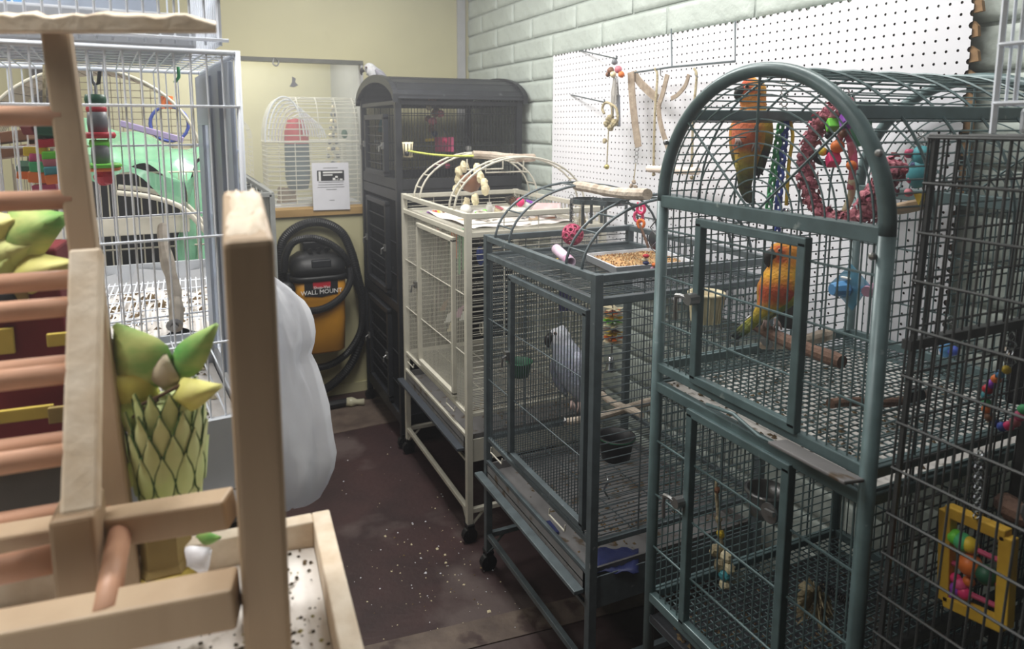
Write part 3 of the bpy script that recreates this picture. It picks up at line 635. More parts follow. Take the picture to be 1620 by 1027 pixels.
def parrot(label, org, d, body, colf, wings, tail, beak, eye, feet, beakmat, name='parrot', group=None, ring=(176, 140, 116), tailcol=None, es=1.0, shift=(0, 0)):
    r0 = ray(*org); p0 = CAM+r0*d; e3 = -(r0.normalized()); sc = d/FPX
    a1 = (RT-e3*RT.dot(e3)).normalized(); a2 = e3.cross(a1).normalized()
    if a2.z > 0: a2 = -a2                                   # image-down direction
    at = lambda px, py, w=0: p0+a1*((px-org[0]+shift[0])*sc)+a2*((py-org[1]+shift[1])*sc)+e3*(w*sc)
    root = thing(name, label, 'parrot', at(*org), group)
    m = M(); loft(m, body, at, e3, colf); m.build('body', MATS['feathers'], root, smooth=True)
    for w in wings:
        m = M(); loft(m, w['pts'], at, e3, w['col'], n=12); m.build('wing', MATS['feathers'], root, smooth=True)
        if 'quills' in w:
            for q in w['quills']:
                m = M(); loft(m, q, at, e3, w['qcol'], n=8, k=4); m.build('flight_feather', MATS['feathers'], root, smooth=True)
    for q in tail:
        m = M(); loft(m, q, at, e3, tailcol or colf, n=8, k=4); m.build('tail_feather', MATS['feathers'], root, smooth=True)
    m = M(); m.c = None
    C_ = catmull(beak, 4); m2 = M(); m2.c = None
    pts = [at(c[0], c[1], c[3]) for c in C_]; m2.tube(pts, [c[2]*sc for c in C_], 9); m2.build('beak', beakmat, root, smooth=True)
    for (ex, ey, ew) in eye:
        m = M(); m.ball(at(ex, ey, ew), 3.5*sc*es, 10, 6, axes=(a1, a2, e3)); eb = m.build('eye_ring', plain('eye_ring_%d' % ring[0], ring, .6), root, smooth=True)
        m = M(); m.ball(at(ex, ey, ew+1.6*es), 2.7*sc*es, 10, 6); m.build('eye', plain('eye_black', (18, 16, 16), .1), eb, smooth=True)
    for fx, fy, fw in feet:
        for k in (-1, 0, 1):
            m = M(); m.tube([at(fx-2+k, fy-9, fw-3), at(fx+k*3, fy-2, fw+2), at(fx+k*5, fy+3, fw+2), at(fx+k*5.5, fy+7, fw-2)], [2.2*sc, 1.9*sc, 1.7*sc, 1.0*sc], 6); m.build('toe', plain('parrot_foot', (150, 130, 124), .7), root, smooth=True)
    return root
# sun conure clinging upright to the arch bars
def c1(px, py, t, s):
    if py < 150: c = lerp3((226, 160, 60), (198, 84, 44), ((1192-px)/16+(py-128)/30))
    else: c = ramp(py, [(150, (224, 140, 56)), (176, (228, 142, 62)), (196, (212, 110, 66)), (232, (204, 104, 66)), (244, (206, 160, 62)), (262, (176, 160, 66)), (280, (112, 112, 62)), (300, (74, 80, 62)), (330, (54, 58, 58))])
    if 170 < py < 240 and px > 1196: c = lerp3(c, (228, 178, 62), (px-1196)/10)
    return c
parrot('orange and yellow parrot clinging upright under the dome of the arched cage', (1187, 215), 1.50,
       [(1188, 124, 3, 3, 0), (1187, 128, 12, 11, 0), (1187, 140, 20, 17, 0), (1188, 156, 20, 17, 0), (1190, 170, 19, 17, 0), (1188, 186, 23, 21, 0), (1186, 206, 27, 25, 0), (1185, 226, 26, 25, 0), (1184, 246, 20, 19, 0), (1183, 264, 17, 14, 0), (1183, 282, 12, 9, 0), (1186, 298, 6, 5, 0)], c1,
       [dict(pts=[(1204, 178, 4, 4, 0), (1208, 190, 9, 8, 4), (1210, 215, 11, 8, 4), (1207, 240, 10, 7, 2), (1203, 262, 7, 5, 0), (1200, 278, 2, 2, 0)], col=lambda px, py, t, s: ramp(py, [(178, (226, 186, 70)), (205, (222, 190, 70)), (222, (150, 146, 62)), (240, (66, 78, 62)), (280, (44, 50, 58))]),
             quills=[[(1205, 235, 3, 2, 6), (1204, 262, 4, 2, 5), (1201, 284, 1, 1, 3)], [(1210, 230, 3, 2, 4), (1209, 255, 4, 2, 3), (1206, 276, 1, 1, 2)]], qcol=lambda px, py, t, s: ramp(t, [(0, (110, 116, 64)), (1, (40, 48, 60))])),
        dict(pts=[(1166, 188, 4, 4, -4), (1162, 205, 7, 7, -4), (1164, 232, 8, 7, -4), (1168, 258, 5, 5, -3), (1170, 270, 2, 2, -2)], col=lambda px, py, t, s: ramp(py, [(188, (222, 140, 62)), (225, (206, 150, 70)), (250, (96, 100, 60)), (272, (70, 76, 58))]))],
       [[(1178+k*4, 272, 4, 2, k), (1182+k*5, 296, 5, 2, k), (1190+k*4, 316, 4, 2, k), (1196+k*3, 328-abs(k)*7, 1.5, 1, k)] for k in (-1, 0, 1)],
       [(1174, 143, 8, 6), (1168, 146, 7.5, 7), (1165, 153, 5, 7), (1167, 161, 1.2, 6)], [(1179, 139, 16)], [(1170, 226, 22), (1196, 232, 22)], plain('beak_dark', (44, 40, 40), .35),
       tailcol=lambda px, py, t, s: ramp(t, [(0, (120, 120, 62)), (.5, (80, 84, 60)), (1, (44, 48, 52))]))
# sun conure leaning on the perch below
def c2(px, py, t, s):
    if py < 412: c = lerp3((230, 150, 50), (190, 66, 40), 1-abs((px-1238)/13)) if py > 385 else (228, 156, 56)
    else: c = ramp(py, [(412, (226, 146, 46)), (428, (232, 172, 50)), (444, (226, 140, 48)), (454, (206, 86, 48)), (470, (200, 92, 50)), (482, (196, 160, 52)), (500, (168, 162, 54)), (520, (96, 110, 60))])
    if px > 1256 and py > 420: c = lerp3(c, (222, 186, 60), .7)
    return c
parrot('orange and yellow parrot perched low behind the arched cage door, tail left', (1236, 450), 1.42,
       [(1243, 375, 3, 3, 0), (1244, 379, 15, 13, 0), (1245, 392, 24, 20, 0), (1246, 406, 24, 20, 0), (1244, 420, 25, 22, 0), (1239, 440, 31, 27, 0), (1231, 460, 29, 27, 0), (1220, 478, 20, 19, 0), (1206, 494, 13, 11, 0), (1194, 506, 7, 6, 0)], c2,
       [dict(pts=[(1266, 424, 4, 4, 4), (1266, 436, 9, 7, 6), (1258, 456, 11, 7, 10), (1244, 474, 9, 6, 12), (1226, 488, 6, 4, 10), (1212, 498, 2, 2, 8)], col=lambda px, py, t, s: ramp(t, [(0, (226, 190, 64)), (.4, (214, 186, 62)), (.6, (128, 138, 60)), (1, (60, 84, 66))]),
             quills=[[(1236, 476, 3, 2, 14), (1220, 494, 4, 2, 12), (1206, 508, 1, 1, 8)], [(1228, 484, 3, 2, 12), (1212, 500, 4, 2, 10), (1199, 513, 1, 1, 8)]], qcol=lambda px, py, t, s: ramp(t, [(0, (150, 150, 60)), (1, (50, 60, 70))])),
        dict(pts=[(1214, 434, 4, 4, -6), (1209, 448, 7, 6, -8), (1208, 466, 7, 6, -8), (1204, 482, 4, 4, -6), (1199, 492, 1, 1, -4)], col=lambda px, py, t, s: ramp(t, [(0, (222, 136, 50)), (.5, (200, 150, 56)), (1, (120, 126, 60))]))],
       [[(1206+k*3, 492, 4, 2, k), (1190+k*4, 508, 5.5, 2, k), (1176+k*4, 521+k, 4.5, 2, k), (1164+k*3, 531+k*2, 1.5, 1, k)] for k in (-1, 0, 1)],
       [(1230, 397, 10, 8), (1223, 400, 9, 9), (1219, 408, 6, 9), (1221, 418, 1.5, 8)], [(1238, 392, 20)], [(1214, 506, 10), (1230, 508, 14)], MATS['beak_dark'],
       tailcol=lambda px, py, t, s: ramp(t, [(0, (190, 176, 56)), (.45, (140, 146, 60)), (.8, (62, 72, 66)), (1, (40, 46, 54))]), shift=(-2, 5))
# grey parrot inside the grey-green cage
def c3(px, py, t, s):
    c = ramp(py, [(515, (196, 198, 206)), (535, (206, 208, 218)), (550, (164, 168, 182)), (590, (150, 154, 170)), (620, (176, 180, 194)), (636, (188, 190, 200)), (650, (150, 60, 60))])
    if py < 545 and px < 886: c = lerp3(c, (222, 222, 226), .7)
    return c
parrot('grey parrot with a pale face on the branch inside the dark grey-green cage', (905, 590), 2.0,
       [(886, 517, 2, 2, 0), (887, 520, 10, 9, 0), (887, 531, 17, 15, 0), (890, 545, 18, 16, 0), (896, 560, 23, 21, 0), (905, 580, 27, 25, 0), (915, 602, 25, 23, 0), (924, 622, 17, 16, 0), (930, 638, 9, 8, 0), (932, 646, 3, 3, 0)], c3,
       [dict(pts=[(906, 556, 4, 4, 10), (914, 570, 11, 6, 20), (924, 596, 13, 6, 20), (932, 622, 9, 5, 14), (938, 646, 2, 2, 8)], col=lambda px, py, t, s: ramp(t, [(0, (186, 190, 204)), (.4, (158, 162, 178)), (.75, (104, 108, 122)), (1, (60, 62, 72))]),
             quills=[[(928, 606, 4, 2, 20), (935, 630, 5, 2, 16), (939, 654, 1.5, 1, 8)], [(921, 606, 4, 2, 22), (929, 630, 5, 2, 18), (934, 650, 1.5, 1, 10)]], qcol=lambda px, py, t, s: ramp(t, [(0, (100, 104, 116)), (1, (52, 54, 64))])),
        dict(pts=[(880, 562, 3, 3, -8), (878, 580, 8, 6, -10), (884, 604, 8, 6, -10), (896, 626, 3, 3, -6)], col=lambda px, py, t, s: (112, 116, 128))],
       [[(926+k*3, 636, 4, 2, k), (928+k*4, 655, 5, 2, k), (929+k*4, 668, 2, 1, k)] for k in (-1, 0, 1)],
       [(876, 532, 7, 5), (870, 536, 7, 6), (867, 543, 5, 6), (869, 551, 1.2, 5)], [(880, 529, 14)], [(905, 642, 16), (917, 644, 18)], MATS['beak_dark'], tailcol=lambda px, py, t, s: (150, 36, 44), es=.8)
# pale grey bird on the roof of the black cage
def c4(px, py, t, s): return ramp(px, [(576, (206, 206, 212)), (586, (216, 216, 220)), (600, (182, 182, 190)), (618, (160, 160, 170))])
parrot('small pale grey parrot peeking over the roof of the tall black cage', (592, 118), 3.72,
       [(577, 108, 2, 2, 0), (579, 108, 6, 5, 0), (584, 109, 9.5, 8, 0), (590, 114, 10, 9, 0), (597, 121, 12, 10, 0), (605, 128, 10, 9, 0), (612, 133, 5, 5, 0), (617, 136, 2, 2, 0)], c4,
       [dict(pts=[(594, 110, 2, 2, 8), (600, 117, 5, 3, 10), (608, 125, 5, 3, 9), (616, 134, 1, 1, 6)], col=lambda px, py, t, s: (150, 150, 160))], [[(610, 131, 3, 2, 0), (619, 138, 3, 2, 0), (628, 144, 1, 1, 0)]],
       [(576, 110, 4, 3), (573, 112, 3.6, 3), (572, 116, 2, 3), (573, 119, .8, 3)], [(580, 107, 8)], [(596, 131, 8)], MATS['beak_dark'], es=.5)

# ================================================================== toys and perches
def hanger(root, p, q, mt=None):
    p = Vector(p); q = Vector(q); m = M(); k = max(2, int((p-q).length/.012)); 
    for i in range(k):
        c = p.lerp(q, (i+.5)/k); m.torus(c, (p-q).length/k*.62, .0012, (1, 0, 0) if i % 2 else (0, 1, 0), 8, 4, .8)
    return m.build('chain', mt or MATS['zinc'], root, kind='stuff')
def chain(root, pts, mt, R, r, name):
    P_l = [Vector(tuple(p)) for p in catmull(pts, 8)]; L = [0]
    for a, b in zip(P_l, P_l[1:]): L.append(L[-1]+(b-a).length)
    k = int(L[-1]/(R*1.45)); out = []
    for i in range(k):
        s = L[-1]*(i+.5)/k; j = max(n for n in range(len(L)) if L[n] <= s); j = min(j, len(P_l)-2)
        c = P_l[j].lerp(P_l[j+1], (s-L[j])/(L[j+1]-L[j]+1e-9)); d = (P_l[j+1]-P_l[j]).normalized(); a, b, _ = frame_of(d)
        ax = a if i % 2 else b; o = d; u = ax.cross(d)
        m = M(); m.tube([c+d*(R*math.cos(2*PI*t/10))+u*(R*.62*math.sin(2*PI*t/10)) for t in range(10)], r, 6, closed=True); m.build(name, mt, root, smooth=True)
def beads(root, pts, rad, cols, name='bead'):
    for i, p in enumerate(pts):
        m = M(); m.ball(p, rad*random.uniform(.9, 1.1), 9, 6); m.build(name, MATS[cols[i % len(cols)]], root, smooth=True)
# --- inside the arched cage, upper part
X1 = 1.18
t = thing('chain_toy', 'green, blue and yellow plastic chain toy with a bell in the arched cage', 'bird toy', AX(1240, 345, X1))
hanger(t, AX(1240, 112, X1), AX(1241, 178, X1))
chain(t, [AX(1238, 182, X1), AX(1230, 230, X1), AX(1222, 290, X1), AX(1214, 345, X1)], MATS['green'], .0115, .0036, 'green_link')
chain(t, [AX(1244, 182, X1+.01), AX(1239, 240, X1+.01), AX(1233, 300, X1+.01), AX(1229, 372, X1+.01)], MATS['blue'], .0115, .0036, 'blue_link')
rm = M(); rope(rm, [AX(1247, 182, X1+.02), AX(1254, 215, X1+.02), AX(1248, 260, X1+.02), AX(1244, 325, X1+.02)], .004); rm.build('yellow_cord', MATS['yellow'], t, smooth=True)
b_ = AX(1243, 345, X1+.02); M().lathe([(.0, .022), (.006, .022), (.010, .012), (.013, -.008), (.017, -.016), (.015, -.016)], b_, (0, 0, 1), 14).build('bell', MATS['chrome'], t, smooth=True)
# fleece ring
XR = 1.2
ring_px = [(1338, 168), (1312, 180), (1293, 200), (1280, 232), (1276, 268), (1280, 300), (1292, 326), (1316, 345), (1346, 350), (1372, 334), (1392, 306), (1404, 280), (1412, 262)]
t = thing('fleece_ring', 'large pink fleece-covered ring swing hanging in the dome of the arched cage', 'bird toy', AX(1330, 352, XR))
pts = [AX(a, b, XR) for a, b in ring_px]; cm = [Vector(tuple(p)) for p in catmull(pts, 5)]
M().tube(cm, .011, 10).build('ring', MATS['fleece'], t, smooth=True)
m = M()
for i, p in enumerate(cm):
    w = .019 if i < 42 else .027
    for k in range(14 if i < 42 else 22):
        d = V(random.gauss(0, 1), random.gauss(0, 1), random.gauss(0, 1)).normalized(); a, b, _ = frame_of(d); s = random.uniform(.005, .009); q = p+d*random.uniform(.008, w); e = (a*random.uniform(-1, 1)+b*random.uniform(-1, 1)).normalized(); f = d.cross(e)
        m.add([q-e*s-f*s*.6, q+e*s-f*s*.6, q+e*s*.7+f*s+d*.004, q-e*s*.7+f*s+d*.004, q+d*.005], [(0, 1, 4), (1, 2, 4), (2, 3, 4), (3, 0, 4)])
m.build('fleece_tufts', MATS['fleece'], t, kind='stuff')
hanger(t, AX(1338, 140, XR), AX(1338, 168, XR))
t = thing('bead_toy', 'hanging toy of coloured beads and blocks inside the pink fleece ring', 'bird toy', AX(1320, 300, XR))
for px, py, s, c, kk in ((1341, 190, .0125, 'purple', 0), (1317, 198, .0105, 'lime', 0), (1325, 232, .0135, 'orange', 1), (1318, 253, .0115, 'hot_pink', 0), (1302, 240, .009, 'yellow', 1), (1312, 214, .009, 'black', 1), (1334, 212, .008, 'brown', 1), (1347, 262, .010, 'orange', 1), (1334, 174, .010, 'navy', 1), (1352, 178, .009, 'rose', 1)):
    p = AX(px, py, XR-.01); m = M()
    if kk: m.ball(p, s, 12, 8); m.build('bead', MATS[c], t, smooth=True)
    else:
        a, b, d = frame_of((.3, .5, .8)); m.hexa([p+a*s*i+b*s*j+d*s*k for i, j, k in ((-1, -1, -1), (1, -1, -1), (1, 1, -1), (-1, 1, -1), (-1, -1, 1), (1, -1, 1), (1, 1, 1), (-1, 1, 1))]); m.build('block', MATS[c], t, bevel=.002)
M().torus(AX(1308, 250, XR), .024, .0055, (1, .3, .6), 18, 8, .6).build('rubber_ring', MATS['black'], t, smooth=True)
for (pa, pb, c) in (((1338, 168), (1326, 225), 'rose'), ((1338, 205), (1352, 268), 'raspberry'), ((1345, 225), (1345, 300), 'rose'), ((1348, 285), (1336, 335), 'cream')):
    m = M(); rope(m, [AX(*pa, XR), AX((pa[0]+pb[0])/2+4, (pa[1]+pb[1])/2, XR+.01), AX(*pb, XR)], .007, 7); m.build('fleece_strip', MATS[c], t, smooth=True)
for k in range(6):
    a = AX(1330+k*4, 150+random.uniform(-6, 4), XR-.015); M().tube([a, a+V(.005, random.uniform(-.012, .012), -.02), a+V(0, random.uniform(-.016, .016), -.035)], .0014, 4).build('foil_strip', MATS['chrome'], t)
t = one(M().prism([AX(1350, 165, 1.28), AX(1378, 165, 1.28), AX(1377, 228, 1.28), AX(1352, 233, 1.28), AX(1345, 210, 1.28)], (.004, 0, 0)), 'hanging_flap', MATS['dark_green'], 'flat dark green plastic flap hanging behind the pink fleece ring', 'bird toy')
t = thing('felt_toy', 'teal felt toy with pink tufts and a yellow foot by the arched cage post', 'bird toy', AX(1452, 330, 1.42))
c = AX(1452, 275, 1.42); M().ball(c, (.02, .024, .032), 12, 9, noise=.06).build('body', MATS['teal'], t, smooth=True); M().ball(AX(1457, 247, 1.42), (.016, .02, .022), 12, 8, noise=.06).build('head', MATS['teal'], t, smooth=True)
for px, py, s, col_ in ((1438, 243, .010, 'raspberry'), (1441, 285, .008, 'raspberry'), (1437, 305, .009, 'rose'), (1446, 262, .008, 'navy')): M().ball(AX(px, py, 1.41), s, 9, 6, noise=.15).build('tuft', MATS[col_], t, smooth=True)
M().prism([AX(1444, 305, 1.42), AX(1462, 305, 1.42), AX(1453, 325, 1.42)], (.012, 0, 0)).build('yellow_foot', MATS['yellow'], t)
hanger(t, AX(1457, 205, 1.42), AX(1457, 238, 1.42))
branch(AX(1338, 348, 1.28), AX(1470, 316, 1.47), .0125, 'wooden_perch', 'pale wooden perch beneath the pink fleece ring', mt=MATS['pine'])
branch(AX(1312, 533, 1.36), AX(1211, 542, 1.12), .014, 'branch_perch', 'pale branch perch bolted crosswise under the low orange parrot, wing nut facing the aisle', 'perches in the arched cage')
branch(AX(1332, 578, 1.06), AX(1188, 509, 1.10), .014, 'branch_perch', 'brown branch perch slanting under the tail of the low orange parrot', 'perches in the arched cage', mt=MATS['branch_dark'])
branch(AX(1318, 646, 1.0), AX(1462, 622, 1.30), .0085, 'branch_perch', 'thin dark twig perch low in the upper arched cage near its right post', 'perches in the arched cage', mt=MATS['branch_dark'])
def cup(name, label, c, r, h, mt, rim=None, fill=None, group=None, ribs=0):
    root = thing(name, label, 'bowl', Vector(c)-V(0, 0, h), group)
    M().lathe([(0, -h), (r*.78, -h), (r*.86, -h*.6), (r*.97, -.004), (r*1.06, 0), (r*1.06, .003), (r*.93, .003), (r*.8, -h*.6), (r*.7, -h+.004), (0, -h+.004)], c, (0, 0, 1), 24).build('cup', mt, root, smooth=True)
    for i in range(ribs):
        a = 2*PI*i/ribs; M().bar(Vector(c)+V(math.cos(a)*r*.80, math.sin(a)*r*.80, -h), Vector(c)+V(math.cos(a)*r*.985, math.sin(a)*r*.985, -.003), .003, .003).build('rib', mt, root)
    M().torus(c, r*1.03, .003, (0, 0, 1), 24, 6).build('rim', rim or mt, root, smooth=True)
    if fill: M().lathe([(0, -h*.25), (r*.86, -h*.3)], c, (0, 0, 1), 18).build('food', fill, root)
    return root
cup('feeding_cup', 'cream ribbed feeding cup beside the upper door latch of the arched cage', AY(1118, 464, 1.10), .036, .062, MATS['cream'], fill=MATS['seedmix'], ribs=18)
fcup = cup('feeding_cup', 'black feeding cup with pale lining behind the low orange parrot', AY(1252, 475, 1.125), .034, .062, MATS['black'], rim=MATS['cream'])
c_ = AY(1252, 475, 1.125)
M().tube([c_+V(-.034, .01, -.012), V(c_.x-.034, 1.168, c_.z-.012), V(c_.x+.034, 1.168, c_.z-.012), c_+V(.034, .01, -.012)], .003, 6).build('bracket', MATS['zinc'], fcup)
M().box((c_.x-.02, 1.156, c_.z-.03), (c_.x+.02, 1.17, c_.z+.006)).build('clamp', MATS['black'], fcup)
t = thing('foraging_toy', 'clear teal diamond foraging toy with a blue knob in the arched cage', 'bird toy', AX(1340, 490, 1.1))
XD = 1.14
M().prism([AX(1346, 418, XD), AX(1376, 452, XD), AX(1348, 492, XD), AX(1311, 450, XD)], (.004, .001, 0)).build('diamond_plate', MATS['clear_teal'], t, bevel=.001)
M().lathe([(0, .03), (.011, .03), (.014, .02), (.016, 0)], AX(1338, 457, XD), (-1, .25, 0), 9).build('knob', MATS['sky'], t); M().lathe([(0, .026), (.010, .026), (.013, 0)], AX(1380, 458, XD+.02), (-1, -.3, 0), 9).build('knob', MATS['mauve'], t, label='mauve knob')
M().wire(AX(1338, 457, XD), AX(1380, 458, XD+.02), .006, 8).build('axle', MATS['sky'], t)
M().ball(AX(1338, 440, XD-.004), (.004, .012, .003), 8, 5).build('painted_highlight', MATS['white'], t)  # white blob standing in for a glint on the clear plate
# --- arched cage, lower part
XL = 1.02
t = thing('rope_toy', 'knotted rope and bead toy hanging in the dark lower part of the arched cage', 'bird toy', AX(1145, 932, XL))
m = M(); rope(m, [AX(1132, 760, XL), AX(1135, 800, XL), AX(1139, 840, XL), AX(1143, 870, XL)], .004); m.build('cord', MATS['sisal'], t, smooth=True)
for px, py, s, c in ((1135, 775, .007, 'brown'), (1137, 822, .008, 'sisal'), (1140, 845, .009, 'yellow'), (1133, 872, .014, 'sisal'), (1150, 880, .014, 'cream'), (1140, 894, .015, 'sisal'), (1155, 900, .012, 'cream'), (1147, 910, .013, 'teal'), (1146, 924, .012, 'cream')):
    M().ball(AX(px, py, XL), s, 9, 6, noise=.18).build('knot', MATS[c], t)
cup('feeding_bowl', 'dull metal feeding bowl in the dark lower part of the arched cage', AX(1213, 776, 1.04), .040, .05, MATS['zinc'])
t = thing('mounting_washer', 'round metal washer with wing nut on the lower door of the arched cage', 'washer', AX(1217, 812, .905)-V(0, 0, .015))
M().lathe([(0, -.002), (.018, -.002), (.018, .002), (0, .002)], AX(1217, 812, .905), (-1, 0, 0), 20).build('disc', MATS['zinc'], t); M().bar(AX(1210, 808, .897), AX(1224, 815, .897), .006, .008).build('wing_nut', MATS['zinc'], t)
t = thing('straw_toy', 'shaggy straw ball with a black coil at the bottom of the arched cage', 'bird toy', AX(1295, 990, 1.0))
m = M(); c = AX(1290, 930, 1.0)
for i in range(160):
    d = V(random.gauss(0, 1), random.gauss(0, 1), random.gauss(0, .8)).normalized(); q = c+V(0, 0, -random.uniform(0, .05)); m.add([q, q+d*.024+V(.001, 0, 0), q+d*.034-V(0, 0, .016)], [(0, 1, 2)])
m.build('straw', MATS['sisal'], t, kind='stuff')
m = M(); a = AX(1300, 925, .96); b = AX(1362, 968, .93); ax, bx, dx = frame_of(b-a); m.tube([a.lerp(b, i/90)+(ax*math.cos(i*1.4)+bx*math.sin(i*1.4))*.006 for i in range(91)], .0016, 4); m.build('coil', MATS['black'], t, smooth=True)
# --- inside the grey-green cage
branch(AX(1032, 638, 1.42), AX(893, 667, 1.12), .013, 'branch_perch', 'branch perch under the grey parrot, pale washer at its left end', 'perches in the grey-green cage')
branch(AX(1012, 660, 1.30), AX(952, 622, 1.36), .012, 'branch_perch', 'slanting branch perch behind the right corner of the grey-green cage', 'perches in the grey-green cage')
t = thing('paper_stack_toy', 'toy of stacked coloured shredded paper with a bell in the grey-green cage', 'bird toy', AX(968, 600, 1.28))
for i, c in enumerate(('cream', 'orange', 'yellow', 'lime', 'cream', 'brown', 'yellow', 'orange', 'cream')):
    m = M(); q = AX(970, 488+i*6.5, 1.28); a0 = random.uniform(0, 6)
    for j in range(9):
        a = a0+j*PI/4.5; d = V(math.cos(a), math.sin(a), 0); e = V(-d.y, d.x, 0); m.add([q-e*.006, q+d*.03-e*.008+V(0, 0, random.uniform(-.006, .006)), q+d*.034+e*.008+V(0, 0, random.uniform(-.006, .006)), q+e*.006], [(0, 1, 2, 3)])
    m.build('paper_layer', MATS[c], t, kind='stuff')
M().wire(AX(970, 440, 1.28), AX(968, 560, 1.28), .0025, 6).build('rod', MATS['zinc'], t); M().lathe([(0, .03), (.008, .03), (.013, .014), (.017, -.012), (.022, -.018), (.02, -.018)], AX(966, 578, 1.28), (0, 0, 1), 14).build('bell', MATS['chrome'], t, smooth=True)
cup('crock', 'black food crock in the lower right of the grey-green cage', AX(975, 690, 1.15), .055, .07, MATS['black'], rim=MATS['dark_green'])
cup('crock', 'dark green food crock by the left door post of the grey-green cage', AX(822, 572, 1.01), .042, .05, MATS['dark_green'])
t = thing('hanging_blinds', 'purple-blue plastic strips hanging under the top rail of the grey-green cage', 'bird toy', AX(895, 497, .97))
for i in range(4): M().bar(AX(886+i*5.5, 452, .96), AX(886+i*5.5, 492, .96), .007, .004, (1, 0, 0)).build('strip', plain('indigo', (74, 72, 120), .4), t)
m = M(); rope(m, [AX(958, 750, .99), AX(962, 762, .98), AX(956, 775, .98), AX(964, 790, .99)], .0028, 6); one(m, 'metal_hook', MATS['chrome'], 'bent chrome hook by the right post low on the grey-green cage', 'hook', smooth=True)
t = thing('blue_rag', 'dark blue rag lying on the tray in the near corner of the grey-green cage', 'rag', AZ(965, 885, .40))
M().grid(lambda u, v: AZ(940+70*u, 872+38*v, .397)+V(0, 0, .012*abs(math.sin(u*7+v*3))), 8, 5).build('cloth', MATS['navy'], t, smooth=True, solid=.003)
one(M().bar(AZ(863, 827, .392), AZ(878, 846, .392), .03, .012), 'foraging_block', MATS['navy'], 'small navy block lying on the tray under the grey-green cage front', 'block', bevel=.002)
# --- on top of the grey-green cage
t = thing('lattice_ball', 'raspberry pink rubber lattice ball hanging above the grey-green cage', 'bird toy', AX(907, 390, 1.14))
c = AX(906, 371, 1.14); m = M(); R_ = .034
G = (1+5**.5)/2; IV = [Vector(v).normalized() for v in ((0, 1, G), (0, -1, G), (0, 1, -G), (0, -1, -G), (1, G, 0), (-1, G, 0), (1, -G, 0), (-1, -G, 0), (G, 0, 1), (-G, 0, 1), (G, 0, -1), (-G, 0, -1))]
FC = []
for i in range(12):
    for j in range(i+1, 12):
        for k in range(j+1, 12):
            if max((IV[i]-IV[j]).length, (IV[j]-IV[k]).length, (IV[i]-IV[k]).length) < 1.1: FC.append((IV[i]+IV[j]+IV[k]).normalized())
nodes = IV+FC
for v in nodes: M().torus(c+v*R_*.93, R_*.27, R_*.10, v, 12, 6).build('lattice_ring', MATS['raspberry'], t, smooth=True)
hanger(t, AX(904, 308, 1.14), AX(905, 352, 1.14))
a = AX(880, 394, 1.03); b = AX(903, 415, 1.0); d = (b-a).normalized()
t = thing('tube_toy', 'pale mauve cardboard tube lying on the grey-green cage top', 'bird toy', (a+b)/2-V(0, 0, .016)); M().lathe([(.012, 0), (.0155, 0), (.0155, (b-a).length), (.012, (b-a).length), (.012, 0)], a, d, 18).build('tube', plain('pale_mauve', (222, 196, 216), .6), t, smooth=True); M().lathe([(.0, -.002), (.0155, -.002), (.0165, .012), (.016, .02)], a.lerp(b, .8), d, 18).build('end_band', MATS['mauve'], t, smooth=True)
m = M(); c = AX(872, 413, 1.05)
for i in range(9):
    a = i*.7; m.bar(c, c+V(math.cos(a)*.022, math.sin(a)*.022, random.uniform(-.006, .012)), .010, .003)
t = thing('splayed_toy', 'yellow splayed paper-strip toy beside the mauve tube', 'bird toy', c-V(0, 0, .01)); m.build('yellow_strips', MATS['yellow'], t, kind='stuff'); M().ball(c, .009, 9, 6).build('knot', MATS['orange'], t, smooth=True)
# seed tray
ZS = 1.172; q = [AZ(928, 412, ZS), AZ(976, 434, ZS), AZ(1092, 424, ZS), AZ(1040, 402, ZS)]
t = thing('seed_tray', 'shallow grey tray heaped with seed mix on the grey-green cage top', 'tray', (q[0]+q[2])/2)
cc = (q[0]+q[1]+q[2]+q[3])/4; qi = [cc+(p-cc)*.94 for p in q]; up_ = V(0, 0, .022)
m = M(); m.add(qi+[p+up_ for p in q]+[cc+(p-cc)*1.06+up_ for p in q]+[cc+(p-cc)*.98-V(0, 0, .003) for p in q], [(0, 1, 2, 3)]+[(i, 4+i, 4+(i+1) % 4, (i+1) % 4) for i in range(4)]+[(4+i, 8+i, 8+(i+1) % 4, 4+(i+1) % 4) for i in range(4)]+[(8+i, 12+i, 12+(i+1) % 4, 8+(i+1) % 4) for i in range(4)]+[(12, 15, 14, 13)])
m.build('tray_body', MATS['grey_plastic'], t)
M().grid(lambda u, v: (qi[0].lerp(qi[3], u)).lerp(qi[1].lerp(qi[2], u), v)+V(0, 0, .012+.02*math.sin(PI*u)*math.sin(PI*v)*(.7+.3*math.sin(9*u+5*v))), 22, 12).build('seed_bed', MATS['seedmix'], t, smooth=True)
m = M()
for i in range(900):
    u, v = random.random(), random.random(); p = (qi[0].lerp(qi[3], u)).lerp(qi[1].lerp(qi[2], u), v)+V(0, 0, .013+.02*math.sin(PI*u)*math.sin(PI*v)*(.7+.3*math.sin(9*u+5*v))); s = random.uniform(.0015, .0034)
    m.add([p+V(-s, 0, 0), p+V(s*.5, s*.8, 0), p+V(s*.5, -s*.8, 0), p+V(0, 0, s*1.5)], [(0, 1, 3), (1, 2, 3), (2, 0, 3)])
m.cur = 0; m.mi = [random.choice((0, 0, 1, 2)) for _ in range(len(m.f)//3) for __ in range(3)]
m.build('seeds', [MATS['seedmix'], MATS['cream'], MATS['brown']], t, kind='stuff')
t = thing('wood_bead_toy', 'string of red, white and navy wooden beads lying on the seed tray', 'bird toy', AX(1022, 418, 1.2))
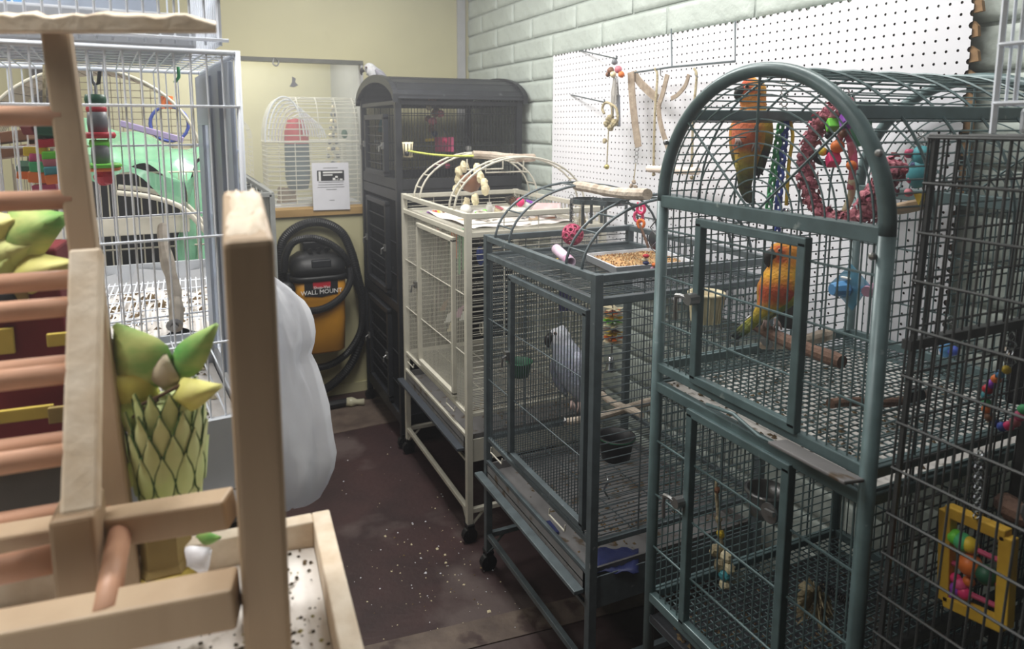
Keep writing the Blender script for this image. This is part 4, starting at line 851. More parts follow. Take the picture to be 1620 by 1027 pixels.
for px, py, c in ((1022, 405, 'red'), (1020, 411, 'cream'), (1022, 416, 'navy'), (1036, 419, 'orange'), (1034, 425, 'mauve'), (1042, 425, 'purple')): M().ball(AX(px, py, 1.2), (.010, .010, .006), 10, 6).build('bead', MATS[c], t, smooth=True)
t = thing('ring_toy', 'pink and coral linked ring toy hanging by the left post of the arched cage', 'bird toy', AX(1013, 360, 1.3))
for px, py, c, R_ in ((1014, 331, 'hot_pink', .013), (1010, 343, 'pink', .015), (1014, 354, 'orange', .011)): M().torus(AX(px, py, 1.3), R_, .005, (1, .5, 0), 14, 7, 1.1).build('ring', MATS[c], t, smooth=True)
for px in (1009, 1014, 1019): M().wire(AX(px, 320, 1.3), AX(px, 332, 1.3), .003, 6).build('tassel', MATS['hot_pink'], t)
t = thing('mirror_toy', 'round dark mirror toy on a zigzag wire beside the left post of the arched cage', 'bird toy', AX(1038, 400, 1.22))
M().lathe([(0, -.003), (.028, -.003), (.03, 0), (.028, .003), (0, .003)], AX(1040, 380, 1.22), (-1, -.4, 0), 22).build('mirror', plain('mirror_grey', (84, 86, 90), .25, metal=.6), t, smooth=True)
m = M(); m.tube([AX(*p_, 1.2) for p_ in ((1043, 342), (1029, 360), (1043, 378), (1030, 392), (1046, 408))], .0022, 5); m.build('zigzag_wire', MATS['chrome'], t)
m = M(); m.tube([AX(*p_, 1.25) for p_ in ((1012, 355), (1021, 378), (1026, 392))], .004, 6); one(m, 'twig', MATS['branch_dark'], 'dark thin stick leaning behind the coral ring toy', 'stick')
branch(AX(908, 297, 1.18), AX(1024, 305, 1.06), .0155, 'branch_perch', 'thick pale branch perch across the arches of the grey-green cage', 'perches on the arches', wob=.08, washer=False)
t = thing('straw_tassel', 'straw tassel hanging behind the raspberry pink ball on the grey-green cage top', 'bird toy', AX(922, 378, 1.22)); m = M()
for i in range(70):
    a = random.uniform(0, 6.28); q = AX(920, 322, 1.22); m.add([q+V(math.cos(a)*.004, math.sin(a)*.004, 0), q+V(math.cos(a)*.015, math.sin(a)*.015, -.085-random.uniform(0, .02)), q+V(math.cos(a)*.015+.003, math.sin(a)*.015, -.07)], [(0, 1, 2)])
m.build('straw', MATS['sisal'], t, kind='stuff')
# --- white cage: perch on the arches, rope stick, things lying on top
branch(AX(749, 247, 1.05), AX(846, 248, 1.33), .0165, 'branch_perch', 'grey-white branch perch across the arches of the white cage', 'perches on the arches', wob=.07, washer=False)
a = AY(646, 239, 2.98); b = AX(750, 247, 1.05)
t = thing('rope_perch', 'thin yellow-green rope perch from the black cage corner to the white cage arches', 'perch', a.lerp(b, .5)); m = M(); m.tube([a.lerp(b, i/16)+V(0, 0, -.008*math.sin(PI*i/16)) for i in range(17)], .0048, 7); m.build('rope', plain('rope_lime', (190, 196, 96), .8, var=.25, vs=160), t, smooth=True)
t = thing('clip_cup', 'small white clip-on cup hanging at the near corner of the black cage', 'bowl', AY(645, 246, 3.06)); c = AY(645, 225, 3.06)
M().lathe([(0, -.07), (.022, -.07), (.026, 0), (.023, 0), (.02, -.066), (0, -.066)], c, (0, 0, 1), 16).build('cup', MATS['cream'], t, smooth=True)
for i in range(10): a = 2*PI*i/10; M().bar(c+V(.024*math.cos(a), .024*math.sin(a), -.062), c+V(.027*math.cos(a), .027*math.sin(a), -.006), .004, .003).build('slot', MATS['black'], t)
M().ball(c+V(-.012, -.03, -.052), .012, 9, 6).build('clamp_knob', MATS['black'], t, smooth=True)
branch(AX(718, 355, 1.0), AX(800, 349, 1.24), .0155, 'branch_perch', 'thick peeled branch lying on the white cage top by its near rail', 'branches lying on the white cage', mt=MATS['pine'], wob=.08)
branch(AX(820, 352, 1.28), AX(880, 345, 1.42), .013, 'branch_perch', 'reddish peeled branch lying on the white cage top towards the wall', 'branches lying on the white cage', mt=MATS['dowel'])
t = thing('shell_mobile', 'brown coconut mobile with pale shell pieces hanging from the white cage arches', 'bird toy', AX(745, 322, 1.14))
M().lathe([(.0, -.075), (.03, -.066), (.046, -.036), (.048, 0), (.042, .002), (.038, -.03), (0, -.06)], AX(745, 278, 1.14), (0, 0, 1), 16).build('coconut_cup', MATS['brown'], t, smooth=True)
for px, py in ((725, 285), (722, 300), (726, 272), (734, 264), (766, 292), (768, 300), (760, 280), (752, 315), (755, 268), (733, 290), (738, 322)):
    M().ball(AX(px, py, 1.14), (.017, .020, .027), 8, 6, noise=.22).build('shell', MATS['cream'], t)
M().wire(AX(740, 258, 1.14), AX(745, 280, 1.14), .0018, 5).build('cord', MATS['sisal'], t)
def jar(px, py, x, r, h, label, mt, cap=None, name='plastic_jar', cat='jar'):
    c = AX(px, py, x); t = thing(name, label, cat, c); M().lathe([(0, 0), (r, 0), (r, h*.7), (r*.8, h*.86), (r*.55, h*.92), (r*.55, h), (0, h)], c, (0, 0, 1), 18).build('body', mt, t, smooth=True)
    M().lathe([(r*.62, h*.92), (r*.62, h*1.08), (0, h*1.08)], c, (0, 0, 1), 14).build('cap', cap or mt, t); return t
jar(774, 338, 1.2, .015, .045, 'upright white plastic bottle on the white cage top', MATS['white'])
jar(704, 336, 1.2, .014, .028, 'short white plastic tub at the far side of the white cage top', MATS['white'])
t = thing('shuttle_toy', 'white plastic ball toy with lime green leaves on the white cage top', 'bird toy', AX(737, 340, 1.12)); M().ball(AX(737, 331, 1.12), (.026, .024, .022), 14, 9).build('white_ball', MATS['white'], t, smooth=True)
for k in range(6): a = AX(752+k*3, 338-abs(k-2)*1.5, 1.13); M().ball(a, (.010, .012, .006), 8, 5, noise=.2).build('leaf', MATS['lime' if k % 2 else 'white'], t)
t = thing('pine_cone_toy', 'dark pine cone toy with a bright pink disc on the white cage top', 'bird toy', AX(815, 333, 1.25))
m = M(); c = AX(812, 318, 1.25); ax, bx, dx = frame_of((.7, -.5, -.3))
for i in range(8):
    for j in range(9):
        a = j*2*PI/9+i*.35; rr = .024*math.sin(PI*(i+1.5)/10); q = c+dx*(i-4)*.008; e = ax*math.cos(a)+bx*math.sin(a); f = -ax*math.sin(a)+bx*math.cos(a); m.add([q+e*rr*.5-f*.005, q+e*rr*1.15+dx*.006, q+e*rr*.5+f*.005, q+e*rr*.6-dx*.006], [(0, 1, 2), (0, 3, 1), (2, 1, 3)])
m.build('cone_scales', plain('cone_grey', (70, 66, 60), .8), t, kind='stuff'); M().ball(c, .019, 10, 7).build('cone_core', MATS['brown'], t)
M().lathe([(0, -.006), (.017, -.005), (.019, 0), (.017, .005), (0, .008)], AX(823, 320, 1.2), (-1, -.7, .2), 18).build('pink_disc', MATS['hot_pink'], t, smooth=True)
t = thing('candy_toy', 'orange and purple striped paper toy at the front of the white cage top', 'bird toy', AX(688, 341, 1.0))
for k, c in enumerate(('purple', 'orange', 'red', 'yellow', 'cream', 'brown')): M().prism([AX(674+k*4, 336, .99+k*.008), AX(680+k*4, 334, .99+k*.008), AX(683+k*4, 341, .99+k*.008), AX(677+k*4, 343, .99+k*.008)], (.008, .003, .004)).build('paper_piece', MATS[c], t)
t = thing('rag', 'crumpled white cloth on the white cage top beside the peeled branch', 'rag', AX(700, 352, 1.0)); M().grid(lambda u, v: AX(690+34*u, 346+7*v, 1.0+.06*u)+V(0, 0, .02*abs(math.sin(5*u+2*v))), 10, 5).build('cloth', MATS['cotton'], t, smooth=True, solid=.004)
t = thing('rag', 'pink-white folded cloth at the wall end of the white cage top', 'rag', AX(860, 335, 1.35)); M().grid(lambda u, v: AX(838+48*u, 322+16*v, 1.4-.06*v)+V(0, 0, .012*math.sin(6*u)*math.sin(3*v)), 12, 5).build('cloth', plain('pale_pink', (226, 196, 196), .9), t, smooth=True, solid=.006)
for k, (px, py, c) in enumerate(((822, 338, 'cream'), (838, 345, 'yellow'), (846, 352, 'orange'), (790, 332, 'brown'), (806, 344, 'cream'))): pass
t = thing('corn_husk_toy', 'pale straw and husk bundle under the pine cone toy', 'bird toy', AX(800, 345, 1.22)); m = M()
for i in range(90):
    q = AX(random.uniform(786, 822), random.uniform(334, 344), 1.22); d = V(random.uniform(-.03, .03), random.uniform(-.03, .03), random.uniform(-.005, .014)); m.add([q, q+d+V(0, 0, .004), q+d*.5+V(.004, .003, .002)], [(0, 1, 2)])
m.build('husks', MATS['cream'], t, kind='stuff')
def toycup(px, py, x, r, h, label, mt, mt2, name='plastic_cup'):
    c = AX(px, py, x); t = thing(name, label, 'cup', c); M().lathe([(0, 0), (r*.8, 0), (r, h), (r*.9, h), (r*.72, .004), (0, .004)], c, (.3, -.2, .9), 16).build('cup', MATS[mt], t, smooth=True); M().torus(c+Vector((.3, -.2, .9)).normalized()*h, r*.98, .003, (.3, -.2, .9), 16, 6).build('rim', MATS[mt2], t, smooth=True)
toycup(668, 344, .98, .016, .02, 'tiny lime-rimmed cream cup in the far front corner of the white cage top', 'cream', 'lime')
toycup(786, 338, 1.2, .018, .028, 'pale cream cup with a rose rim beside the upright white bottle', 'cream', 'rose')
toycup(835, 330, 1.3, .02, .03, 'small purple-rimmed white cup behind the bright pink disc', 'white', 'purple')
t = thing('spool_toy', 'pair of grey and tan wooden spools lying beside the reddish peeled branch', 'bird toy', AX(838, 352, 1.3))
for k, c in ((0, 'grey'), (1, 'pine')): M().lathe([(0, -.016), (.016, -.016), (.010, -.008), (.010, .008), (.016, .016), (0, .016)], AX(832+k*12, 349, 1.28), (1, .4-.5*k, .1), 14).build('spool', MATS[c], t)
t = thing('rope_coil', 'small coil of off-white cotton rope in front of the lime leaves', 'rope', AX(760, 347, 1.1)); m = M(); c = AX(762, 346, 1.1); m.tube([c+V(math.cos(i*.5)*(.03-.0003*i), math.sin(i*.5)*(.03-.0003*i), .004+.0006*i) for i in range(46)], .005, 6); m.build('coil', MATS['cotton'], t, smooth=True)
t = thing('paper_sheet', 'crumpled sheet of soiled paper spread under the toys on the white cage', 'paper', AX(740, 350, 1.1)); M().grid(lambda u, v: V(.98+.46*u, 2.36+.55*v, 1.2085+.004*math.sin(9*u+7*v)+.003*math.sin(23*u-11*v)+.0035), 26, 26).build('sheet', MATS['soiled_paper'], t, smooth=True)
# inside the white cage
t = thing('strip_toy', 'hanging strips of orange and green felt inside the white cage front', 'bird toy', AX(728, 432, .96))
for px, c, y1 in ((716, 'orange', 398), (721, 'orange', 408), (727, 'green', 434), (733, 'green', 426), (692, 'red', 372)): M().bar(AX(px, 362, .955), AX(px, y1, .955), .02, .004, (1, 0, 0)).build('felt_strip', MATS[c], t)
t = thing('mesh_toy', 'blue mesh bag toy behind the near post inside the white cage', 'bird toy', AX(760, 430, 1.2)); M().ball(AX(760, 405, 1.2), (.02, .022, .042), 12, 8, noise=.12).build('bag', MATS['blue'], t); hanger(t, AX(760, 372, 1.2), AX(760, 388, 1.2))
t = thing('paper_toy', 'crumpled white paper and card toy inside the white cage', 'bird toy', AX(715, 525, 1.0))
for px, py, c in ((708, 498, 'white'), (712, 512, 'cream'), (724, 490, 'mauve'), (732, 494, 'white'), (700, 480, 'brown')): q = AX(px, py, 1.0); M().prism([q, q+V(.02, -.02, .02), q+V(.01, -.01, -.03), q+V(-.01, .015, -.04)], (.003, .004, .002)).build('card_piece', MATS[c], t)
t = thing('wire_rack', 'cream wire food holder low inside the white cage', 'rack', AX(765, 545, 1.25)); m = M()
for k in range(3): m.torus(AX(762+k*4, 520, 1.2+k*.02), .022, .003, (1, 0, 0), 12, 5, 1.3)
m.build('rack_wire', MATS['cream_metal'], t, kind='stuff')
# inside the black cage
t = thing('bead_mobile', 'brown and pink wooden bead mobile hanging in the black cage', 'bird toy', AX(686, 212, 1.2))
for px, py, s, c in ((684, 158, .022, 'brown'), (679, 170, .017, 'cream'), (690, 178, .024, 'brown'), (697, 180, .02, 'rose'), (677, 188, .018, 'brown'), (685, 192, .022, 'rose'), (683, 204, .022, 'brown'), (688, 212, .016, 'navy')): M().ball(AX(px, py, 1.22), s, 9, 6, noise=.15).build('wood_bead', MATS[c], t)
M().wire(AX(686, 140, 1.22), AX(686, 160, 1.22), .002).build('cord', MATS['sisal'], t)
t = thing('pink_swing', 'bright pink ridged plastic toy with yellow bits in the black cage', 'bird toy', AX(704, 245, 1.25))
for k in range(6): M().bar(AX(690+k*5, 217, 1.25), AX(690+k*5, 240, 1.25), .018, .014, (1, 0, 0)).build('ridge', MATS['pink'], t)
M().ball(AX(704, 222, 1.22), .016, 9, 6).build('pink_ball', MATS['hot_pink'], t, smooth=True); M().bar(AX(675, 222, 1.22), AX(685, 221, 1.22), .02, .014).build('yellow_bit', MATS['yellow'], t)
for px, py in ((688, 262), (698, 258), (708, 263)): M().ball(AX(px, py, 1.25), .014, 8, 6, noise=.2).build('dark_pink_bit', MATS['raspberry'], t)
t = thing('swing', 'triangular wire swing with a white ball in the black cage', 'bird toy', AX(741, 242, 1.4)); m = M(); m.tube([AX(738, 212, 1.4), AX(726, 240, 1.4), AX(748, 240, 1.4)], .003, 5, closed=True); m.build('swing_wire', MATS['zinc'], t); M().ball(AX(741, 235, 1.38), .018, 10, 7).build('white_ball', MATS['white'], t, smooth=True)
M().wire(AX(702, 205, 1.3), AX(726, 242, 1.3), .005, 6).build('stick', MATS['zinc'], t)
t = thing('teal_bell', 'small teal plastic toy hanging in the front of the black cage', 'bird toy', AX(604, 209, 1.0)); M().lathe([(0, .05), (.012, .045), (.018, .01), (.02, -.02), (0, -.02)], AX(604, 203, 1.0), (0, 0, 1), 10).build('bell', MATS['teal'], t, smooth=True)
t = thing('white_slat_toy', 'row of white plastic pegs low in the front of the black cage', 'bird toy', AX(602, 238, 1.0))
for k in range(4): M().wire(AX(594+k*4, 222, 1.0), AX(596+k*4, 236, 1.0), .006, 6).build('peg', MATS['white'], t)
# ================================================================== hanging on the pegboard
XP = PX-.002
def hook(pa, pb, label, x=1.46):
    a = AX(*pa, XP); b = AX(*pb, x); m = M(); m.tube([a, b, b+V(-.004, 0, .012)], .0028, 6); return one(m, 'peg_hook', MATS['grey_metal'], label, 'hook', 'long hooks on the pegboard', smooth=True)
hook((918, 80), (976, 93), 'upper long metal hook near the left edge of the pegboard'); hook((903, 150), (957, 162), 'lower long metal hook near the left edge of the pegboard')
t = thing('rope_toy', 'frayed rope toy with brown wooden beads on the upper left pegboard hook', 'bird toy', AX(977, 205, 1.46))
for px, py, s, c in ((972, 98, .012, 'grey'), (966, 112, .014, 'brown'), (978, 110, .014, 'rose'), (970, 118, .012, 'cream'), (983, 118, .012, 'orange'), (962, 118, .010, 'brown')): M().ball(AX(px, py, 1.46), s, 9, 6, noise=.1).build('bead', MATS[c], t, smooth=True)
m = M()
for i in range(140):
    q = AX(974, 120, 1.47); a = random.uniform(0, 6.28); m.add([q+V(math.cos(a)*.008, math.sin(a)*.008, 0), q+V(math.cos(a)*.014, math.sin(a)*.016, -.07-random.uniform(0, .09)), q+V(math.cos(a)*.014, math.sin(a)*.014+.003, -.06)], [(0, 1, 2)])
m.build('frayed_rope', plain('frayed_grey', (176, 172, 166), .9), t, kind='stuff'); M().wire(AX(978, 150, 1.48), AX(979, 200, 1.48), .007, 7).build('tail_cord', plain('frayed_dark', (130, 134, 142), .9), t)
t = thing('rope_toy', 'knotted sisal rope with a bell at its end on the lower left pegboard hook', 'bird toy', AX(960, 268, 1.46))
m = M(); rope(m, [AX(x_, y_, 1.46) for x_, y_ in ((956, 180), (953, 172), (957, 163), (966, 165), (969, 180), (965, 192))], .005); rope(m, [AX(x_, y_, 1.45) for x_, y_ in ((966, 164), (975, 172), (977, 190), (970, 200))], .005); m.build('rope_loop', MATS['sisal'], t, smooth=True, kind='stuff')
for px, py, s in ((965, 188, .016), (972, 194, .014), (960, 196, .013), (966, 202, .013), (957, 223, .010)): M().ball(AX(px, py, 1.46), s, 9, 6, noise=.2).build('knot', MATS['sisal'], t)
M().wire(AX(963, 200, 1.46), AX(960, 262, 1.46), .0025).build('cord', MATS['sisal'], t); M().ball(AX(960, 264, 1.46), .010, 10, 7).build('bell', plain('brass', (190, 176, 110), .35, metal=.6), t, smooth=True)
t = thing('wire_rack', 'rectangular dark wire rack hanging from the pegboard', 'rack', AX(1112, 106, 1.5)); XK = 1.50
m = M(); m.tube([AX(1062, 46, XP), AX(1063, 106, XK), AX(1163, 97, XK), AX(1163, 34, XP)], .003, 6); m.build('rack_wire', MATS['grey_metal'], t); m = M(); m.tube([AX(1003, 115, XK), AX(1063, 106, XK), AX(1163, 97, XK)], .0036, 6); m.build('rack_bar', MATS['grey_metal'], t)
for px in (1045, 1100): m = M(); m.tube([AX(px, 109, XK), AX(px, 119, XK), AX(px+4, 122, XK-.01)], .0022, 5); m.build('small_hook', MATS['zinc'], t)
def strap(pts, w, label, name='leather_strap', x=1.5, mt='leather', tail=None):
    m = M(); P_l = [AX(a, b, x) for a, b in pts]; P_l = [Vector(tuple(p)) for p in catmull(P_l, 6)]; wd = w if isinstance(w, list) else [w]*len(P_l)
    for i in range(len(P_l)-1):
        d = (P_l[i+1]-P_l[i]).normalized(); s = V(1, 0, 0).cross(d).normalized()*w/2; n = V(.002, 0, 0)
        m.hexa([P_l[i]-s-n, P_l[i]+s-n, P_l[i+1]+s-n, P_l[i+1]-s-n, P_l[i]-s+n, P_l[i]+s+n, P_l[i+1]+s+n, P_l[i+1]-s+n])
    t = thing(name, label, 'strap', P_l[-1]); m.build('strap', MATS[mt], t); return t
t = strap(((998, 114), (1000, 150), (1004, 190), (1010, 233)), .036, 'broad brown leather strap hanging straight down, chain at its end', x=1.49)
hanger(t, AX(1008, 233, 1.49), AX(1006, 258, 1.49), MATS['zinc']); M().wire(AX(1006, 258, 1.49), AX(1002, 290, 1.49), .002).build('cord', MATS['sisal'], t)
for px, py in ((1003, 288), (999, 294), (1005, 296)): M().ball(AX(px, py, 1.49), .008, 8, 5, noise=.3).build('knot', MATS['leather'], t)
strap(((1003, 116), (1012, 130), (1026, 144), (1040, 156)), .030, 'short brown leather strap slanting from the rack bar', x=1.5)
strap(((1056, 118), (1048, 150), (1042, 170), (1046, 200), (1056, 232), (1060, 250)), .02, 'thin curling leather strap beside the rope swing, pegboard', x=1.49)
strap(((1090, 118), (1084, 136), (1072, 150), (1062, 156)), .014, 'thin leather lace looped between the swing ropes', x=1.5)
t = thing('rope_swing', 'rope swing with a pale wooden dowel hanging from the pegboard rack', 'bird toy', AX(1065, 276, 1.49))
for a, b in (((1036, 108), (1034, 266)), ((1098, 108), (1094, 268))): m = M(); rope(m, [AX(a[0], a[1], 1.5), AX(a[0]+4, a[1]+14, 1.5), AX((a[0]+b[0])/2+1, 180, 1.49), AX(*b, 1.49)], .0042); m.build('rope', MATS['sisal'], t, smooth=True)
M().tube([AX(1026, 267, 1.49), AX(1104, 271, 1.49)], .0125, 14).build('dowel', plain('pale_dowel', (232, 216, 202), .6), t, smooth=False)
for px, py in ((1034, 276), (1095, 281)): M().ball(AX(px, py, 1.49), .007, 8, 5, noise=.2).build('knot', MATS['sisal'], t)
# ================================================================== in the dark wire cage at the right
t = thing('framed_bead_toy', 'yellow wooden frame toy with coloured beads hanging in the dark wire cage', 'bird toy', AX(1545, 1000, 1.05)); XF = 1.02
c0, c1_, c2_, c3_ = AX(1500, 806, XF), AX(1596, 848, XF), AX(1588, 990, XF), AX(1496, 948, XF); ym = mat('yellow_wood', (226, 184, 62), .6, c2=(190, 146, 44), vs=12)
for a, b in ((c0, c1_), (c3_, c2_), (c0, c3_), (c1_, c2_)): M().bar(a, b, .018, .018, (1, 0, 0)).build('frame_bar', ym, t, bevel=.002)
for (a, b) in (((1502, 850), (1592, 892)), ((1502, 925), (1590, 965)), ((1502, 888), (1592, 930))): M().wire(AX(*a, XF), AX(*b, XF), .004, 7).build('rod', MATS['raspberry'], t)
for px, py, s, c in ((1512, 850, .012, 'lime'), (1524, 858, .014, 'green'), (1534, 862, .012, 'yellow'), (1535, 894, .017, 'orange'), (1561, 910, .015, 'dark_green'), (1512, 915, .008, 'hot_pink'), (1520, 925, .010, 'pink'), (1514, 932, .010, 'purple'), (1526, 938, .010, 'hot_pink'), (1507, 940, .008, 'purple'), (1533, 920, .008, 'orange')): M().ball(AX(px, py, XF), s, 12, 8).build('bead', MATS[c], t, smooth=True)
hanger(t, AX(1549, 716, .93), AX(1545, 826, XF), MATS['chrome'])
t = thing('fleece_tent', 'black fabric tent hanging in the dark wire cage at the right edge', 'bird tent', AX(1610, 640, 1.2)); XT = 1.25
m = M(); m.prism([AX(1594, 510, XT), AX(1608, 498, XT), AX(1660, 505, XT), AX(1680, 650, XT), AX(1585, 640, XT)], (.12, .02, 0)); m.build('cloth', MATS['shade_cloth'], t, bevel=.01)
t = thing('bead_string', 'looped string of small coloured beads in the dark wire cage', 'bird toy', AX(1600, 680, 1.15))
hanger(t, AX(1600, 525, 1.15), AX(1597, 578, 1.15), MATS['chrome'])
bp = [(1592, 585), (1582, 592), (1576, 600), (1569, 608), (1563, 616), (1560, 626), (1559, 636), (1561, 648), (1566, 660), (1575, 670), (1585, 675), (1596, 674), (1606, 668), (1613, 658), (1619, 648)]
beads(t, [AX(a, b, 1.15) for a, b in bp], .0075, ('yellow', 'sky', 'orange', 'purple', 'red', 'teal', 'green', 'orange', 'brown', 'navy', 'blue', 'hot_pink', 'rose', 'pink', 'green'))
branch(AX(1588, 562, 1.26), AX(1640, 566, 1.3), .012, 'branch_perch', 'pale perch beside the black tent in the dark wire cage', 'perches in the dark wire cage')
branch(AX(1590, 803, 1.15), AX(1640, 815, 1.1), .017, 'branch_perch', 'brown branch perch above the yellow bead frame', 'perches in the dark wire cage', mt=MATS['branch_dark'])
t = thing('blue_toy', 'small blue bell toy low at the back of the arched cage', 'bird toy', AX(1500, 570, 1.4)); M().ball(AX(1498, 552, 1.4), (.014, .014, .02), 10, 7, noise=.1).build('blue_bell', MATS['sky'], t, smooth=True); M().ball(AX(1508, 556, 1.4), .012, 9, 6).build('blue_bead', MATS['blue'], t, smooth=True)
hanger(t, AX(1503, 500, 1.4), AX(1499, 535, 1.4))
t = thing('twig_disc', 'dark round perch disc on the side bars beside the right post of the arched cage', 'bird toy', AX(1447, 640, 1.2)); M().lathe([(0, -.005), (.018, -.005), (.02, 0), (.018, .005), (0, .005)], AX(1447, 626, 1.2), (-.4, -1, 0), 14).build('disc', MATS['black'], t)
# ================================================================== back wall: vacuum, paper, cage behind the glass, floor bits
vac = thing('wall_vacuum', 'yellow and black vacuum cleaner mounted on the cream back wall with a coiled black hose', 'vacuum', AY(508, 552, BY-.12))
YB = BY-.005
def vp(px, py, dy=0): return AY(px, py, BY-dy)
# tank: rounded box tapering downward
c_t = vp(503, 440, .13); c_b = vp(517, 553, .12)
def rr(c, w, d, n=28, e=.45):
    out = []
    for i in range(n):
        a = 2*PI*i/n; ca, sa = math.cos(a), math.sin(a); out.append(Vector(c)+V(w*math.copysign(abs(ca)**e, ca), d*math.copysign(abs(sa)**e, sa), 0))
    return out
def ringloft(secs, n=28):
    m = M(); vs = [p for s in secs for p in s]; fs = [(i*n+j, i*n+(j+1) % n, (i+1)*n+(j+1) % n, (i+1)*n+j) for i in range(len(secs)-1) for j in range(n)]
    fs += [tuple(range(n-1, -1, -1)), tuple((len(secs)-1)*n+j for j in range(n))]; return m.add(vs, fs)
x0_, z0_ = vp(503, 440, .12).x, vp(503, 438, .12).z; zb = vp(515, 552, .12).z; wt = (vp(545, 450, .2).x-vp(462, 450, .2).x)/2
yc = BY-.125; xb = vp(512, 540, .12).x
secs = [rr((xb, yc+.01, zb), wt*.70, .078), rr((xb, yc+.01, zb+.012), wt*.80, .09), rr((x0_+(xb-x0_)*.5, yc, zb+.2), wt*.90, .1), rr((x0_, yc, zb+.31), wt*.965, .106), rr((x0_, yc, zb+.318), wt*1.0, .11), rr((x0_, yc, z0_+.005), wt*1.0, .112)]
ringloft(secs).build('tank', MATS['vac_yellow'], vac, smooth=True)
zl = z0_+.0
ringloft([rr((x0_-.005, yc, zl), wt*1.08, .122), rr((x0_-.005, yc, zl+.018), wt*1.10, .125), rr((x0_-.005, yc, zl+.028), wt*1.04, .12)]).build('collar', MATS['vac_black'], vac, smooth=True)
ringloft([rr((x0_-.005, yc, zl+.028), wt*1.02, .118), rr((x0_-.005, yc, zl+.07), wt*1.06, .118), rr((x0_-.005, yc+.01, zl+.115), wt*.98, .105), rr((x0_-.005, yc+.02, zl+.14), wt*.7, .08), rr((x0_-.005, yc+.03, zl+.15), wt*.4, .05)]).build('motor_head', MATS['vac_black'], vac, smooth=True)
M().box((x0_-.05, yc-.118, zl+.075), (x0_+.055, yc-.06, zl+.118)).build('head_panel', plain('vac_grey', (44, 46, 50), .4), vac, bevel=.006)
M().box((x0_-.075, yc+.02, zl+.13), (x0_+.08, BY-.015, zl+.2)).build('wall_bracket', MATS['vac_black'], vac, bevel=.006)
for k in (-.045, 0, .045): M().lathe([(0, .02), (.012, .02), (.014, 0)], (x0_+k, yc-.03, zl+.16), (0, -1, 0), 10).build('knob', MATS['vac_black'], vac)
for s in (-1, 1): M().box((x0_+s*wt*1.12-.012, yc-.03, zl-.02), (x0_+s*wt*1.12+.012, yc+.02, zl+.04)).build('clip', MATS['vac_black'], vac, bevel=.003)
M().lathe([(0, .06), (.04, .06), (.045, .02), (.038, 0), (0, 0)], (x0_-wt*1.25, yc-.03, zl-.045), (0, -1, .1), 16).build('hose_port', MATS['vac_black'], vac, smooth=True)
yl = yc-.113; xa, xe = vp(482, 460, .24).x, vp(535, 460, .24).x; za, ze = vp(508, 468, .24).z, vp(508, 443, .24).z
lb = M().prism([(xa, yl-.002, ze), (xe, yl-.002, ze), (xe, yl-.002, za+.006), ((xa+xe)/2, yl-.002, za-.008), (xa, yl-.002, za+.006)], (0, .012, 0)).build('label_plate', MATS['black_print'], vac, label='black label plate with red and white lettering')
xm = (xa+xe)/2; hh = ze-za
M().box((xm-.045, yl-.0032, za+hh*.5), (xm+.05, yl-.0022, ze-.002)).build('red_field', MATS['red_print'], lb)
textmesh('Shop-Vac', 'small_lettering', MATS['white_print'], lb, hh*.27, (xm+.002, yl-.0042, za+hh*.53), (1, 0, 0), (0, 0, 1)); textmesh('WALL MOUNT', 'lettering', MATS['white_print'], lb, hh*.38, (xm, yl-.0036, za+hh*.24), (1, 0, .0), (0, 0, 1))
def hose(pts, name, r=.019):
    m = M(); P_l = catmull(pts, 22); n = len(P_l); m.tube([tuple(p) for p in P_l], [r*(1.0 if i % 2 else .93) for i in range(n)], 10); return m.build(name, MATS['vac_black'], vac)
hose([vp(452, 460, .1), vp(444, 420, .06), vp(448, 380, .05), vp(475, 357, .05), vp(510, 352, .05), vp(540, 368, .05), vp(556, 400, .05), vp(566, 440, .06), vp(574, 480, .07), vp(572, 530, .07), vp(556, 575, .08), vp(532, 603, .09), vp(508, 618, .1), vp(480, 620, .1)], 'hose', .026)
hose([vp(450, 430, .14), vp(452, 405, .16), vp(465, 383, .18), vp(495, 377, .2), vp(525, 388, .2), vp(546, 408, .19), vp(560, 440, .12), vp(572, 470, .1), vp(574, 500, .1), vp(568, 530, .1), vp(548, 560, .1), vp(520, 578, .11), vp(490, 583, .12)], 'hose', .021)
hose([vp(553, 420, .16), vp(554, 445, .19), vp(540, 470, .23), vp(515, 487, .25), vp(488, 492, .26), vp(465, 486, .24)], 'hose', .021)
# bottle end / nozzle on the floor by the wall
t = thing('vacuum_nozzle', 'black vacuum wand end with a clear nozzle lying on the floor by the back wall', 'nozzle', AZ(540, 640, 0)); a = AZ(505, 644, .03); b = AZ(548, 636, .03)
M().tube([a, b], .022, 12).build('wand', MATS['vac_black'], t); M().lathe([(0, 0), (.024, 0), (.028, .03), (.016, .06), (.02, .1), (0, .1)], b, (1, -.2, -.1), 12).build('clear_end', plain('clear_yellow', (200, 196, 170), .3), t, smooth=True)
